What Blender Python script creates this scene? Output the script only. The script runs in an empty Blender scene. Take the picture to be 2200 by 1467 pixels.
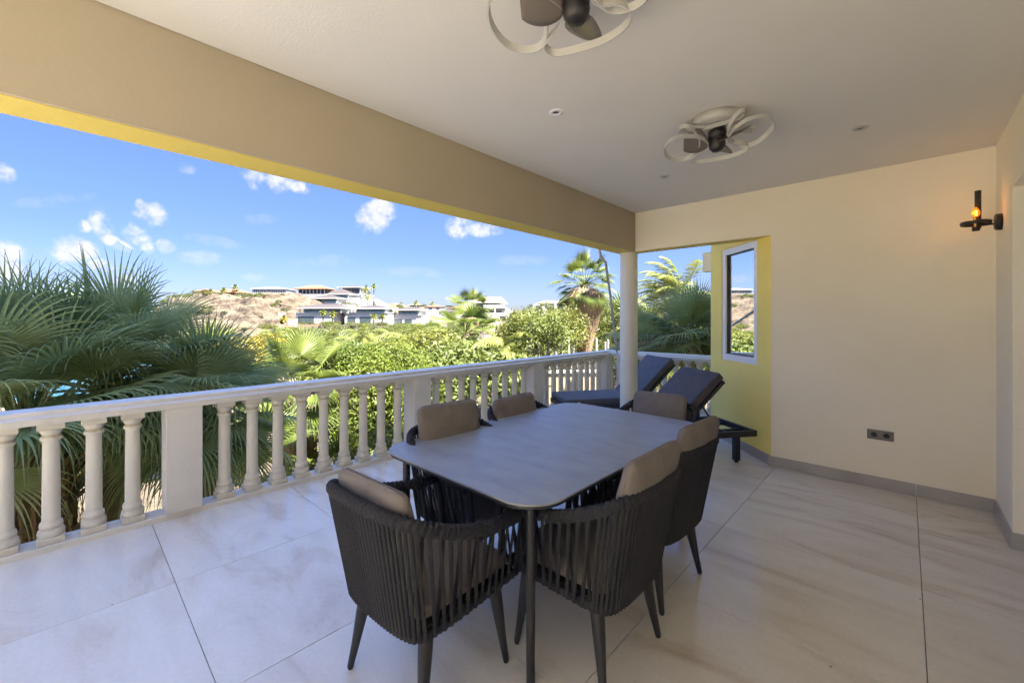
import bpy, bmesh, math, random
import numpy as np
from mathutils import Vector, Matrix, noise
random.seed(11); np.random.seed(11)
sc = bpy.context.scene
COL = sc.collection
R = math.radians

# ---------------------------------------------------------------- camera, world, sun, exposure
YAW = R(43.32); CY, SY = math.cos(YAW), math.sin(YAW); FPX = 896.0; EYE = 1.45
cam_d = bpy.data.cameras.new('camera'); cam = bpy.data.objects.new('camera', cam_d); COL.objects.link(cam)
cam.location = (0, 0, EYE); cam.rotation_euler = (R(90), 0, YAW)
cam_d.sensor_width = 36; cam_d.sensor_fit = 'HORIZONTAL'; cam_d.lens = 36 * FPX / 2200
cam_d.shift_y = -(733.5 - 686) / 2200; cam_d.clip_start = .02; cam_d.clip_end = 20000
sc.camera = cam
SUN_EL, SUN_AZ = R(60), math.atan2(.995, .06)      # direction towards the sun: (sin az, cos az)
w = bpy.data.worlds.new('World'); sc.world = w; w.use_nodes = True
sun_d = bpy.data.lights.new('sun', 'SUN'); sun_d.energy = 2.9; sun_d.angle = R(.55); sun_d.color = (1, .95, .84)
sun = bpy.data.objects.new('sun', sun_d); COL.objects.link(sun)
sdir = Vector((math.sin(SUN_AZ) * math.cos(SUN_EL), math.cos(SUN_AZ) * math.cos(SUN_EL), math.sin(SUN_EL)))
sun.rotation_euler = sdir.to_track_quat('Z', 'Y').to_euler(); sun.location = (5, -5, 30)
sc.view_settings.view_transform = 'Standard'; sc.view_settings.look = 'None'
sc.view_settings.exposure = EXPO = 3.86; sc.view_settings.gamma = 1; sc.view_settings.use_curve_mapping = False
sc.cycles.max_bounces = 14; sc.cycles.diffuse_bounces = 8; sc.cycles.glossy_bounces = 4
sc.cycles.transparent_max_bounces = 12; sc.cycles.sample_clamp_indirect = 6
try:
    sc.cycles.use_denoising = True; sc.cycles.denoiser = 'OPENIMAGEDENOISE'
except Exception:
    pass

def P(px, py, d):
    """point seen at photo pixel (2200 wide) at depth d"""
    r = (px - 1100) / FPX * d
    return Vector((r * CY - d * SY, r * SY + d * CY, EYE - (py - 686) / FPX * d))
def PK(k, d):
    return (k * d * CY - d * SY, k * d * SY + d * CY)

# sky with small clouds, all by direction
nt = w.node_tree; N = nt.nodes; Lk = nt.links; N.clear()
def nd(t, **k):
    n = N.new(t)
    for a, b in k.items(): setattr(n, a, b)
    return n
def mth(op, a, b=None, c=None, clamp=False):
    n = N.new('ShaderNodeMath'); n.operation = op; n.use_clamp = clamp
    for i, v in enumerate((a, b, c)):
        if v is None: continue
        if isinstance(v, (int, float)): n.inputs[i].default_value = v
        else: Lk.new(v, n.inputs[i])
    return n.outputs[0]
def vdot(a, v):
    n = N.new('ShaderNodeVectorMath'); n.operation = 'DOT_PRODUCT'; Lk.new(a, n.inputs[0]); n.inputs[1].default_value = v
    return n.outputs['Value']
sky = nd('ShaderNodeTexSky', sky_type='NISHITA', sun_disc=False, sun_elevation=SUN_EL, sun_rotation=SUN_AZ,
         altitude=0, air_density=1.0, dust_density=.6, ozone_density=1.6)
tc = nd('ShaderNodeTexCoord')
nz = nd('ShaderNodeTexNoise'); nz.inputs['Scale'].default_value = 20; nz.inputs['Detail'].default_value = 7; nz.inputs['Roughness'].default_value = .62
Lk.new(tc.outputs['Generated'], nz.inputs['Vector'])
nz2 = nd('ShaderNodeTexNoise'); nz2.inputs['Scale'].default_value = 62; nz2.inputs['Detail'].default_value = 5
Lk.new(tc.outputs['Generated'], nz2.inputs['Vector'])
# photo px, py, half width, half height, tilt (deg), strength
CL = [(6,372,20,24,0,.9),(578,388,46,26,0,1),(645,404,20,14,0,.45),(808,462,44,34,40,1),(985,488,30,26,0,1),(1038,494,44,16,0,.9),
      (217,480,19,32,10,.95),(322,462,30,26,-40,1),(296,500,26,24,-45,1),(158,538,38,30,0,1),(12,538,34,26,0,1),(10,584,44,26,0,.95),
      (270,600,26,18,0,.95),(355,528,18,16,0,.5),(318,532,12,14,0,.35),(440,556,44,16,0,.34),(398,362,18,13,0,.35),(182,487,13,14,0,.35),
      (215,570,30,14,0,.3),(545,596,26,10,0,.25),(300,440,9,14,0,.4),(470,520,60,12,-8,.16),(700,560,70,14,5,.14),(900,585,80,12,0,.15),(120,430,60,14,20,.14),(560,470,40,12,10,.13),(1120,560,60,12,0,.14),(245,520,34,12,-30,.3),(-160,470,60,30,0,.9),(-420,400,80,40,0,.9),(1350,330,60,24,0,.8),(1800,420,80,30,0,.8)]
tot = None; stg = None
for (px, py, a, b, tl, st) in CL:
    c = (P(px, py, 1) - Vector((0, 0, EYE))); ln = c.length; c.normalize()
    up = Vector((0, 0, 1)); U = up.cross(c).normalized() * -1; V = c.cross(U).normalized() * -1
    t = R(tl); U2 = U * math.cos(t) + V * math.sin(t); V2 = V * math.cos(t) - U * math.sin(t)
    sa, sb = a / FPX / ln, b / FPX / ln
    du = mth('SUBTRACT', mth('DIVIDE', vdot(tc.outputs['Generated'], U2), sa), c.dot(U2) / sa)
    dv = mth('SUBTRACT', mth('DIVIDE', vdot(tc.outputs['Generated'], V2), sb), c.dot(V2) / sb)
    q = mth('ADD', mth('MULTIPLY', du, du), mth('MULTIPLY', dv, dv))
    front = mth('GREATER_THAN', vdot(tc.outputs['Generated'], tuple(c)), .5)
    m = mth('MULTIPLY', mth('SUBTRACT', 1.0, mth('MULTIPLY', q, .42), clamp=True), front)
    g_ = mth('MULTIPLY', mth('GREATER_THAN', m, .02), st)
    tot = m if tot is None else mth('MAXIMUM', tot, m)
    stg = g_ if stg is None else mth('MAXIMUM', stg, g_)
nn = mth('ADD', mth('MULTIPLY', mth('SUBTRACT', nz.outputs[0], .48), 3.4), mth('MULTIPLY', mth('SUBTRACT', nz2.outputs[0], .5), 1.3))
mask = mth('ADD', mth('SUBTRACT', mth('MULTIPLY', tot, 1.35), .62), mth('MULTIPLY', nn, mth('MULTIPLY', tot, 1.0, None)), clamp=True)
mr = nd('ShaderNodeMapRange'); mr.interpolation_type = 'SMOOTHSTEP'
Lk.new(mask, mr.inputs[0]); mr.inputs[1].default_value = .0; mr.inputs[2].default_value = .95; mr.inputs[3].default_value = 0; mr.inputs[4].default_value = .9
sep = nd('ShaderNodeSeparateXYZ'); Lk.new(tc.outputs['Generated'], sep.inputs[0])
rp_ = nd('ShaderNodeValToRGB'); Lk.new(sep.outputs['Z'], rp_.inputs[0]); ee = rp_.color_ramp.elements
ee[0].position = 0; ee[0].color = (.087, .091, .130, 1); ee[1].position = .75; ee[1].color = (.46, .48, .62, 1)
for p_, c_ in ((.06, (.084, .092, .144)), (.16, (.084, .096, .167)), (.32, (.107, .12, .207))):
    x_ = ee.new(p_); x_.color = (*c_, 1)
tm = nd('ShaderNodeMix', data_type='RGBA', blend_type='MULTIPLY'); tm.inputs['Factor'].default_value = 1
Lk.new(sky.outputs[0], tm.inputs['A']); Lk.new(rp_.outputs[0], tm.inputs['B']); skyc = tm.outputs['Result']
cc = nd('ShaderNodeMix', data_type='RGBA'); Lk.new(nz2.outputs[0], cc.inputs['Factor'])
cc.inputs['A'].default_value = (.60, .60, .69, 1); cc.inputs['B'].default_value = (.84, .84, .875, 1)
mx = nd('ShaderNodeMix', data_type='RGBA'); Lk.new(mth('MULTIPLY', mr.outputs[0], stg), mx.inputs['Factor']); Lk.new(skyc, mx.inputs['A']); Lk.new(cc.outputs['Result'], mx.inputs['B'])
bg = nd('ShaderNodeBackground'); bg.inputs['Strength'].default_value = .1; Lk.new(mx.outputs['Result'], bg.inputs['Color'])
wo = nd('ShaderNodeOutputWorld'); Lk.new(bg.outputs[0], wo.inputs[0])

# ---------------------------------------------------------------- helpers
def tag(o, label=None, cat=None, group=None, kind=None):
    if label: o['label'] = label
    if cat: o['category'] = cat
    if group: o['group'] = group
    if kind: o['kind'] = kind
    return o
def empty(name, loc=(0, 0, 0), rz=0, label=None, cat=None, group=None):
    o = bpy.data.objects.new(name, None); COL.objects.link(o); o.location = loc; o.rotation_euler = (0, 0, rz)
    o.empty_display_size = .1
    return tag(o, label, cat, group)
def mesh(verts, faces, smooth=False):
    me = bpy.data.meshes.new('m'); me.from_pydata([tuple(v) for v in verts], [], faces)
    if smooth: me.polygons.foreach_set('use_smooth', [True] * len(me.polygons))
    me.update(); return me
def obj(name, me, mat, parent=None, loc=None, rot=None, kind=None):
    if isinstance(me, MB): me = me.mesh()
    o = bpy.data.objects.new(name, me); COL.objects.link(o)
    me.name = name
    if mat is not None and not me.materials: me.materials.append(mat)
    if parent: o.parent = parent
    if loc is not None: o.location = loc
    if rot is not None: o.rotation_euler = rot
    if kind: o['kind'] = kind
    return o
def copy_tree(o, parent=None):
    c = o.copy(); COL.objects.link(c); c.parent = parent
    for ch in [x for x in o.children]: copy_tree(ch, c)
    return c
def merge(parts):
    V, F, n = [], [], 0
    for v, f in parts:
        V.extend(v); F.extend([tuple(i + n for i in q) for q in f]); n += len(v)
    return V, F
class MB:
    """collects shapes into one mesh"""
    def __init__(s): s.v = []; s.f = []; s.sm = []
    def add(s, v, f, smooth=False):
        n = len(s.v); s.v.extend([tuple(p) for p in v]); s.f.extend([tuple(i + n for i in q) for q in f]); s.sm.extend([smooth] * len(f)); return s
    def box(s, a, b, bev=0):
        x0, y0, z0 = [min(a[i], b[i]) for i in range(3)]; x1, y1, z1 = [max(a[i], b[i]) for i in range(3)]
        if bev <= 0:
            v = [(x0,y0,z0),(x1,y0,z0),(x1,y1,z0),(x0,y1,z0),(x0,y0,z1),(x1,y0,z1),(x1,y1,z1),(x0,y1,z1)]
            return s.add(v, [(0,3,2,1),(4,5,6,7),(0,1,5,4),(1,2,6,5),(2,3,7,6),(3,0,4,7)])
        bm = bmesh.new(); bmesh.ops.create_cube(bm, size=1)
        for q in bm.verts: q.co = Vector(((q.co.x + .5) * (x1 - x0) + x0, (q.co.y + .5) * (y1 - y0) + y0, (q.co.z + .5) * (z1 - z0) + z0))
        bmesh.ops.bevel(bm, geom=bm.edges[:], offset=bev, segments=2, affect='EDGES', profile=.5)
        bm.verts.index_update(); v = [q.co.copy() for q in bm.verts]; f = [tuple(q.index for q in p.verts) for p in bm.faces]; bm.free()
        return s.add(v, f)
    def prism(s, poly, z0, z1):
        n = len(poly); v = [(x, y, z0) for x, y in poly] + [(x, y, z1) for x, y in poly]
        f = [tuple(reversed(range(n))), tuple(range(n, 2 * n))] + [(i, (i + 1) % n, n + (i + 1) % n, n + i) for i in range(n)]
        return s.add(v, f)
    def tube(s, pts, rad, n=8, caps=True, flat=None, up=None, smooth=True):
        """pts list of vectors, rad number or list; flat=(a,b) elliptical radii"""
        pts = [Vector(p) for p in pts]; m = len(pts); V = []; prev = None
        for i, p in enumerate(pts):
            t = (pts[min(i + 1, m - 1)] - pts[max(i - 1, 0)]).normalized()
            if prev is None:
                ref = Vector(up) if up else (Vector((0, 0, 1)) if abs(t.z) < .9 else Vector((1, 0, 0)))
                a = (ref - t * ref.dot(t)).normalized()
            else: a = (prev - t * prev.dot(t)).normalized()
            prev = a; b = t.cross(a); r = rad[i] if isinstance(rad, (list, tuple)) else rad
            ra, rb = (r, r) if flat is None else (r * flat[0], r * flat[1])
            for k in range(n):
                q = 2 * math.pi * k / n; V.append(p + a * ra * math.cos(q) + b * rb * math.sin(q))
        F = [(i * n + k, i * n + (k + 1) % n, (i + 1) * n + (k + 1) % n, (i + 1) * n + k) for i in range(m - 1) for k in range(n)]
        s.add(V, F, smooth)
        if caps: s.add([V[k] for k in range(n)], [tuple(reversed(range(n)))]); s.add(V[-n:], [tuple(range(n))])
        return s
    def lathe(s, prof, c=(0, 0, 0), n=24, smooth=True):
        V = [(c[0] + r * math.cos(2*math.pi*k/n), c[1] + r * math.sin(2*math.pi*k/n), c[2] + z) for r, z in prof for k in range(n)]
        m = len(prof); F = [(i*n+k, i*n+(k+1)%n, (i+1)*n+(k+1)%n, (i+1)*n+k) for i in range(m-1) for k in range(n)]
        return s.add(V, F, smooth)
    def mesh(s):
        me = bpy.data.meshes.new('m'); me.from_pydata(s.v, [], s.f)
        me.polygons.foreach_set('use_smooth', s.sm); me.update(); return me
def xf(v, M): return [M @ Vector(p) for p in v]
def crom(pts, n, closed=False):
    P_ = [Vector(p) for p in pts]; out = []; m = len(P_)
    rng = m if closed else m - 1
    for i in range(rng):
        if closed: a, b, c, d = P_[(i-1)%m], P_[i], P_[(i+1)%m], P_[(i+2)%m]
        else: a, b, c, d = P_[max(i-1,0)], P_[i], P_[i+1], P_[min(i+2,m-1)]
        for k in range(n):
            t = k / n
            out.append(.5 * ((2*b) + (c-a)*t + (2*a-5*b+4*c-d)*t*t + (3*b-a-3*c+d)*t**3))
    if not closed: out.append(P_[-1])
    return out
def resample(pts, n):
    L = [0]
    for i in range(1, len(pts)): L.append(L[-1] + (pts[i] - pts[i-1]).length)
    out = []; j = 0
    for k in range(n):
        s = L[-1] * k / (n - 1)
        while j < len(L) - 2 and L[j+1] < s: j += 1
        t = (s - L[j]) / max(1e-9, L[j+1] - L[j]); out.append(pts[j].lerp(pts[j+1], min(1, t)))
    return out

# ---------------------------------------------------------------- materials
def mat(name, col, rough=.6, var=0, vscale=3, col2=None, bump=0, bscale=60, spec=.5, metal=0, coat=0, objrand=0, detail=6, world_co=False, stretch=None, trans=None, crease=0):
    m = bpy.data.materials.new(name); m.use_nodes = True; t = m.node_tree; b = t.nodes['Principled BSDF']
    b.inputs['Base Color'].default_value = (*col, 1); b.inputs['Roughness'].default_value = rough
    b.inputs['Specular IOR Level'].default_value = spec; b.inputs['Metallic'].default_value = metal; b.inputs['Coat Weight'].default_value = coat
    co = t.nodes.new('ShaderNodeTexCoord'); src = co.outputs['Object']
    if world_co:
        g = t.nodes.new('ShaderNodeNewGeometry'); src = g.outputs['Position']
    if stretch:
        mp = t.nodes.new('ShaderNodeMapping'); mp.inputs['Scale'].default_value = stretch; t.links.new(src, mp.inputs[0]); src = mp.outputs[0]
    last = None
    if var or col2:
        n = t.nodes.new('ShaderNodeTexNoise'); n.inputs['Scale'].default_value = vscale; n.inputs['Detail'].default_value = detail; n.inputs['Roughness'].default_value = .6
        t.links.new(src, n.inputs['Vector'])
        rp = t.nodes.new('ShaderNodeValToRGB'); t.links.new(n.outputs[0], rp.inputs[0])
        c2 = col2 or tuple(min(1, c * (1 - var)) for c in col)
        rp.color_ramp.elements[0].position = .32; rp.color_ramp.elements[1].position = .68
        rp.color_ramp.elements[0].color = (*c2, 1); rp.color_ramp.elements[1].color = (*[min(1, c * (1 + (var if not col2 else 0) * .5)) for c in col], 1)
        last = rp.outputs[0]
    if objrand:
        oi = t.nodes.new('ShaderNodeObjectInfo'); hs = t.nodes.new('ShaderNodeHueSaturation')
        mr_ = t.nodes.new('ShaderNodeMapRange'); t.links.new(oi.outputs['Random'], mr_.inputs[0]); mr_.inputs[3].default_value = 1 - objrand; mr_.inputs[4].default_value = 1 + objrand
        t.links.new(mr_.outputs[0], hs.inputs['Value'])
        mr2 = t.nodes.new('ShaderNodeMapRange'); t.links.new(oi.outputs['Random'], mr2.inputs[0]); mr2.inputs[3].default_value = .5 + objrand * .06; mr2.inputs[4].default_value = .5 - objrand * .06
        t.links.new(mr2.outputs[0], hs.inputs['Hue'])
        if last: t.links.new(last, hs.inputs['Color'])
        else: hs.inputs['Color'].default_value = (*col, 1)
        last = hs.outputs[0]
    if last: t.links.new(last, b.inputs['Base Color'])
    if bump:
        n2 = t.nodes.new('ShaderNodeTexNoise'); n2.inputs['Scale'].default_value = bscale; n2.inputs['Detail'].default_value = 4; t.links.new(src, n2.inputs['Vector'])
        bp = t.nodes.new('ShaderNodeBump'); bp.inputs['Strength'].default_value = bump; bp.inputs['Distance'].default_value = .01; t.links.new(n2.outputs[0], bp.inputs['Height']); t.links.new(bp.outputs[0], b.inputs['Normal'])
    if crease:
        n4 = t.nodes.new('ShaderNodeTexNoise'); n4.inputs['Scale'].default_value = 5.5; n4.inputs['Detail'].default_value = 3; n4.inputs['Distortion'].default_value = 1.6; t.links.new(src, n4.inputs['Vector'])
        b4 = t.nodes.new('ShaderNodeBump'); b4.inputs['Strength'].default_value = crease; b4.inputs['Distance'].default_value = .03; t.links.new(n4.outputs[0], b4.inputs['Height'])
        if bump: t.links.new(bp.outputs[0], b4.inputs['Normal'])
        t.links.new(b4.outputs[0], b.inputs['Normal'])
    if trans:
        out = [x for x in t.nodes if x.type == 'OUTPUT_MATERIAL'][0]
        tl = t.nodes.new('ShaderNodeBsdfTranslucent'); ms = t.nodes.new('ShaderNodeMixShader'); ms.inputs[0].default_value = trans
        if last: t.links.new(last, tl.inputs[0])
        else: tl.inputs[0].default_value = (*col, 1)
        t.links.new(b.outputs[0], ms.inputs[1]); t.links.new(tl.outputs[0], ms.inputs[2]); t.links.new(ms.outputs[0], out.inputs[0])
    return m
M = {}
M['cream'] = mat('cream_plaster', (.86, .80, .655), .85, col2=(.82, .745, .575), vscale=.9, detail=8, bump=.35, bscale=38, world_co=True)
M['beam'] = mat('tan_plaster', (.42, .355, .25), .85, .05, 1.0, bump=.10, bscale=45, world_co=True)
M['yellow'] = mat('yellow_plaster', (.95, .77, .21), .8, .07, 1.2, bump=.25, bscale=55, world_co=True)
M['ceil'] = mat('ceiling_paint', (.68, .66, .62), .9, .035, .8, bump=.12, bscale=80, world_co=True)
M['white'] = mat('white_masonry_paint', (.58, .55, .48), .55, .07, 4, bump=.2, bscale=40, world_co=True)
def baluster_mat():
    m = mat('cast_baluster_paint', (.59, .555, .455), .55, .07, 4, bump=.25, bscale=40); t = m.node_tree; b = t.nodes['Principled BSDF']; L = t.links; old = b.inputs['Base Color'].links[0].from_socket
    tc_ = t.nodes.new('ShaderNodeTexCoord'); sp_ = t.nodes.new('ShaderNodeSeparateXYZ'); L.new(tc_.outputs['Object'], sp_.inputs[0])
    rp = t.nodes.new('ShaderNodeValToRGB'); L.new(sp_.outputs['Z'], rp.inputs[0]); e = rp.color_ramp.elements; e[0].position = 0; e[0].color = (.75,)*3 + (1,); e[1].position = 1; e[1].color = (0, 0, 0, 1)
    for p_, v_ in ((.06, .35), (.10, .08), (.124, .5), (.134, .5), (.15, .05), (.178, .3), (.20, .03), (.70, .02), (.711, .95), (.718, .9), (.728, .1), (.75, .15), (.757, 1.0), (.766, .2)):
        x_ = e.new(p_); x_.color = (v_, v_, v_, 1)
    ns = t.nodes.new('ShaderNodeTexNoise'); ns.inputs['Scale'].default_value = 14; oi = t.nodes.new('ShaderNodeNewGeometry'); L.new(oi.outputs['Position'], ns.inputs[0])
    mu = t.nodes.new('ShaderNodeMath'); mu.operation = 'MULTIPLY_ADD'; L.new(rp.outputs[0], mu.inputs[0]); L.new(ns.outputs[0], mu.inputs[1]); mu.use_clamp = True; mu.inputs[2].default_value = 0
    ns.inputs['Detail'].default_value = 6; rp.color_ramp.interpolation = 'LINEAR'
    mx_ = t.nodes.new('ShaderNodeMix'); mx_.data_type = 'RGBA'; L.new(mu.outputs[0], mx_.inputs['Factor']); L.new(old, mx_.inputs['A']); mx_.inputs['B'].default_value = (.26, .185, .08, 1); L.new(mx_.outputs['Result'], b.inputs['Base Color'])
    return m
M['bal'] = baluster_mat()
M['pillar'] = mat('pillar_paint', (.68, .65, .53), .5, .05, 3, bump=.12, bscale=40, world_co=True)
M['upvc'] = mat('white_upvc', (.82, .82, .82), .3)
M['rope'] = mat('charcoal_rope', (.031, .031, .036), .9, .45, 160, bump=1.0, bscale=300, detail=2)
M['alu'] = mat('charcoal_aluminium', (.020, .020, .023), .45, .2, 60, bump=.1, bscale=300)
M['cushion'] = mat('taupe_fabric', (.19, .163, .138), .95, .14, 7, bump=.5, bscale=350, crease=.55)
M['lounge'] = mat('slate_fabric', (.085, .08, .082), .9, .14, 8, bump=.4, bscale=350, crease=.35)
M['grout'] = mat('grout', (.15, .135, .12), .9)
M['skirt'] = mat('skirting_tile', (.42, .395, .37), .4, col2=(.33, .30, .275), vscale=2.5, world_co=True)
M['fanwhite'] = mat('fan_white', (.46, .45, .42), .4)
M['black'] = mat('black_metal', (.02, .018, .018), .4)
M['socket'] = mat('socket_grey', (.15, .14, .13), .35)
M['dark'] = mat('dark_plastic', (.01, .01, .01), .4)
M['grey'] = mat('grey_pole', (.45, .46, .47), .35, metal=.3)
# ---------------------------------------------------------------- floor
def tile_mat():
    m = bpy.data.materials.new('porcelain_tile'); m.use_nodes = True; t = m.node_tree; b = t.nodes['Principled BSDF']; nn_ = t.nodes; L = t.links
    g = nn_.new('ShaderNodeNewGeometry'); oi = nn_.new('ShaderNodeObjectInfo')
    ml = nn_.new('ShaderNodeMath'); ml.operation = 'MULTIPLY'; ml.inputs[1].default_value = 37; L.new(oi.outputs['Random'], ml.inputs[0])
    cb = nn_.new('ShaderNodeCombineXYZ'); L.new(ml.outputs[0], cb.inputs[2]); L.new(ml.outputs[0], cb.inputs[0])
    ad = nn_.new('ShaderNodeVectorMath'); ad.operation = 'ADD'; L.new(g.outputs['Position'], ad.inputs[0]); L.new(cb.outputs[0], ad.inputs[1])
    mp = nn_.new('ShaderNodeMapping'); mp.inputs['Rotation'].default_value = (0, 0, R(35)); mp.inputs['Scale'].default_value = (.7, 2.1, 1); L.new(ad.outputs[0], mp.inputs[0])
    n1 = nn_.new('ShaderNodeTexNoise'); n1.inputs['Scale'].default_value = 1.5; n1.inputs['Detail'].default_value = 8; n1.inputs['Roughness'].default_value = .55; n1.inputs['Distortion'].default_value = 1.2; L.new(mp.outputs[0], n1.inputs[0])
    r1 = nn_.new('ShaderNodeValToRGB'); L.new(n1.outputs[0], r1.inputs[0]); e = r1.color_ramp.elements
    e[0].position = .27; e[0].color = (.49, .41, .315, 1); e[1].position = .74; e[1].color = (.69, .655, .57, 1)
    x = r1.color_ramp.elements.new(.46); x.color = (.62, .575, .485, 1)
    n2 = nn_.new('ShaderNodeTexNoise'); n2.inputs['Scale'].default_value = 60; n2.inputs['Detail'].default_value = 3; L.new(ad.outputs[0], n2.inputs[0])
    mx_ = nn_.new('ShaderNodeMix'); mx_.data_type = 'RGBA'; mx_.blend_type = 'OVERLAY'; mx_.inputs['Factor'].default_value = .12; L.new(r1.outputs[0], mx_.inputs['A']); L.new(n2.outputs[0], mx_.inputs['B'])
    # scattered dark specks of grit
    vo = nn_.new('ShaderNodeTexVoronoi'); vo.inputs['Scale'].default_value = 4.2; L.new(ad.outputs[0], vo.inputs[0])
    lt = nn_.new('ShaderNodeMath'); lt.operation = 'LESS_THAN'; lt.inputs[1].default_value = .017; L.new(vo.outputs['Distance'], lt.inputs[0])
    mx2 = nn_.new('ShaderNodeMix'); mx2.data_type = 'RGBA'; L.new(lt.outputs[0], mx2.inputs['Factor']); L.new(mx_.outputs['Result'], mx2.inputs['A']); mx2.inputs['B'].default_value = (.06, .05, .04, 1)
    L.new(mx2.outputs['Result'], b.inputs['Base Color'])
    rr = nn_.new('ShaderNodeMapRange'); L.new(n1.outputs[0], rr.inputs[0]); rr.inputs[3].default_value = .20; rr.inputs[4].default_value = .30; L.new(rr.outputs[0], b.inputs['Roughness'])
    bp = nn_.new('ShaderNodeBump'); bp.inputs['Strength'].default_value = .05; bp.inputs['Distance'].default_value = .004; L.new(n1.outputs[0], bp.inputs['Height']); L.new(bp.outputs[0], b.inputs['Normal'])
    b.inputs['Specular IOR Level'].default_value = .6
    return m
M['tile'] = tile_mat()
Y0, Y1 = -3.2, 6.66
floor = obj('floor', MB().box((-4.06, -1.1, -.3), (.74, 6.8, -.012)).box((-4.06, -9, -.3), (9, -1.101, -.012)), M['grout'], kind='structure')  # second slab: unseen open patio, added so its sunlit floor bounces light in
xs = [-3.93, -2.93, -1.93, -.93, .065, 1.065, 2.06, 3.06, 4.06, 5.06, 6.06]; ys = [.40 + .915 * i for i in range(-10, 8)]
for i in range(len(xs) - 1):
    for j in range(len(ys) - 1):
        x0, x1, y0, y1 = xs[i], xs[i+1], ys[j], ys[j+1]
        if x0 > 0 and y0 > 4.9 or x0 > 1 and y0 > -1.5: continue
        if y0 > -1.5: x1 = min(x1, .72)
        if x0 > -1 and y0 > 5.5: continue
        y1 = min(y1, 6.68)
        pass
        obj('tile', MB().box((x0 + .0015, y0 + .0015, -.02), (x1 - .0015, y1 - .0015, 0), .0008), M['tile'], floor)

# ---------------------------------------------------------------- roof over the terrace
ceiling = obj('ceiling', MB().box((-2.405, -1.1, 2.75), (.75, 4.765, 3.0)), M['ceil'], kind='structure')
beam = empty('roof_beam', (-2.52, 0, 2.28), 0, 'long cream plaster beam over the open side with a yellow underside', 'beam')
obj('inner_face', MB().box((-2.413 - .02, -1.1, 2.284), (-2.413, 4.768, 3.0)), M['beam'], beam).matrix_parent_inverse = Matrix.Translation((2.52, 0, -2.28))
def sub(name, mb, m, parent, kind=None):
    o = obj(name, mb, m, parent, kind=kind); o.matrix_parent_inverse = Matrix.LocRotScale(parent.location, parent.rotation_euler, (1, 1, 1)).inverted(); return o
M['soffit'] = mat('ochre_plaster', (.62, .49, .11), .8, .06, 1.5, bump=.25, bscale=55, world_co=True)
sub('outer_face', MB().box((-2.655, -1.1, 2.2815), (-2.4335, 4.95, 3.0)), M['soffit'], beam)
b2 = empty('cross_beam', (-1.7, 4.85, 2.28), 0, 'short cream plaster beam above the sun loungers, meeting the window bay', 'beam')
sub('inner_face', MB().box((-2.4125, 4.768, 2.285), (-.967, 4.788, 3.0)), M['cream'], b2)
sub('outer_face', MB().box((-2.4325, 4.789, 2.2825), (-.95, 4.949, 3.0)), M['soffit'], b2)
wf = empty('house_wall', (-.25, 4.8, 0), 0, 'broad cream plaster wall facing the terrace with the double socket low down', 'wall')
sub('plaster', MB().box((-.967, 4.768, 0), (.75, 4.968, 3.0)), M['cream'], wf)
def skirt(p, a, b):
    sub('skirting_tile', MB().box(a, b, .001), M['skirt'], p)
skirt(wf, (-.99, 4.755, .001), (-.937, 4.7675, .1)); skirt(wf, (-.934, 4.755, .001), (.062, 4.7675, .1)); skirt(wf, (.065, 4.755, .001), (.485, 4.7675, .1))
ws = empty('side_wall', (.6, 4.4, 0), 0, 'cream plaster wall at the right edge with a doorway, carrying the candle lamp', 'wall')
sub('plaster', MB().box((.496, 4.11, 0), (.72, 4.767, 2.75)).box((.496, -1.1, 2.29), (.72, 4.109, 2.749)).box((.496, -1.1, 0), (.72, 2.2, 2.289)), M['cream'], ws)
skirt(ws, (.483, 4.122, .001), (.4955, 4.754, .1)); skirt(ws, (.483, 4.097, .001), (.70, 4.1095, .1))
dr = empty('terrace_door', (.73, 3.1, 0), 0, 'dark glazed door set back in the doorway of the side wall', 'door')
sub('door_frame', MB().box((.722, 2.2, 0), (.75, 2.28, 2.29)).box((.722, 4.03, 0), (.75, 4.11, 2.29)).box((.722, 2.281, 2.21), (.75, 4.029, 2.29)), M['upvc'], dr)
glass = bpy.data.materials.new('window_glass'); glass.use_nodes = True
_t = glass.node_tree; _b = _t.nodes['Principled BSDF']; _b.inputs['Base Color'].default_value = (.012, .016, .02, 1); _b.inputs['Roughness'].default_value = .02; _b.inputs['Specular IOR Level'].default_value = .9
_g = _t.nodes.new('ShaderNodeBsdfGlossy'); _g.inputs['Roughness'].default_value = .015; _g.inputs['Color'].default_value = (.9, .93, .97, 1)
_m = _t.nodes.new('ShaderNodeMixShader'); _m.inputs[0].default_value = .85; _t.links.new(_b.outputs[0], _m.inputs[1]); _t.links.new(_g.outputs[0], _m.inputs[2]); _t.links.new(_m.outputs[0], _t.nodes['Material Output'].inputs[0])
M['glass'] = glass
sub('pane', MB().box((.735, 2.281, 0), (.745, 4.029, 2.209)), M['glass'], dr)
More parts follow.
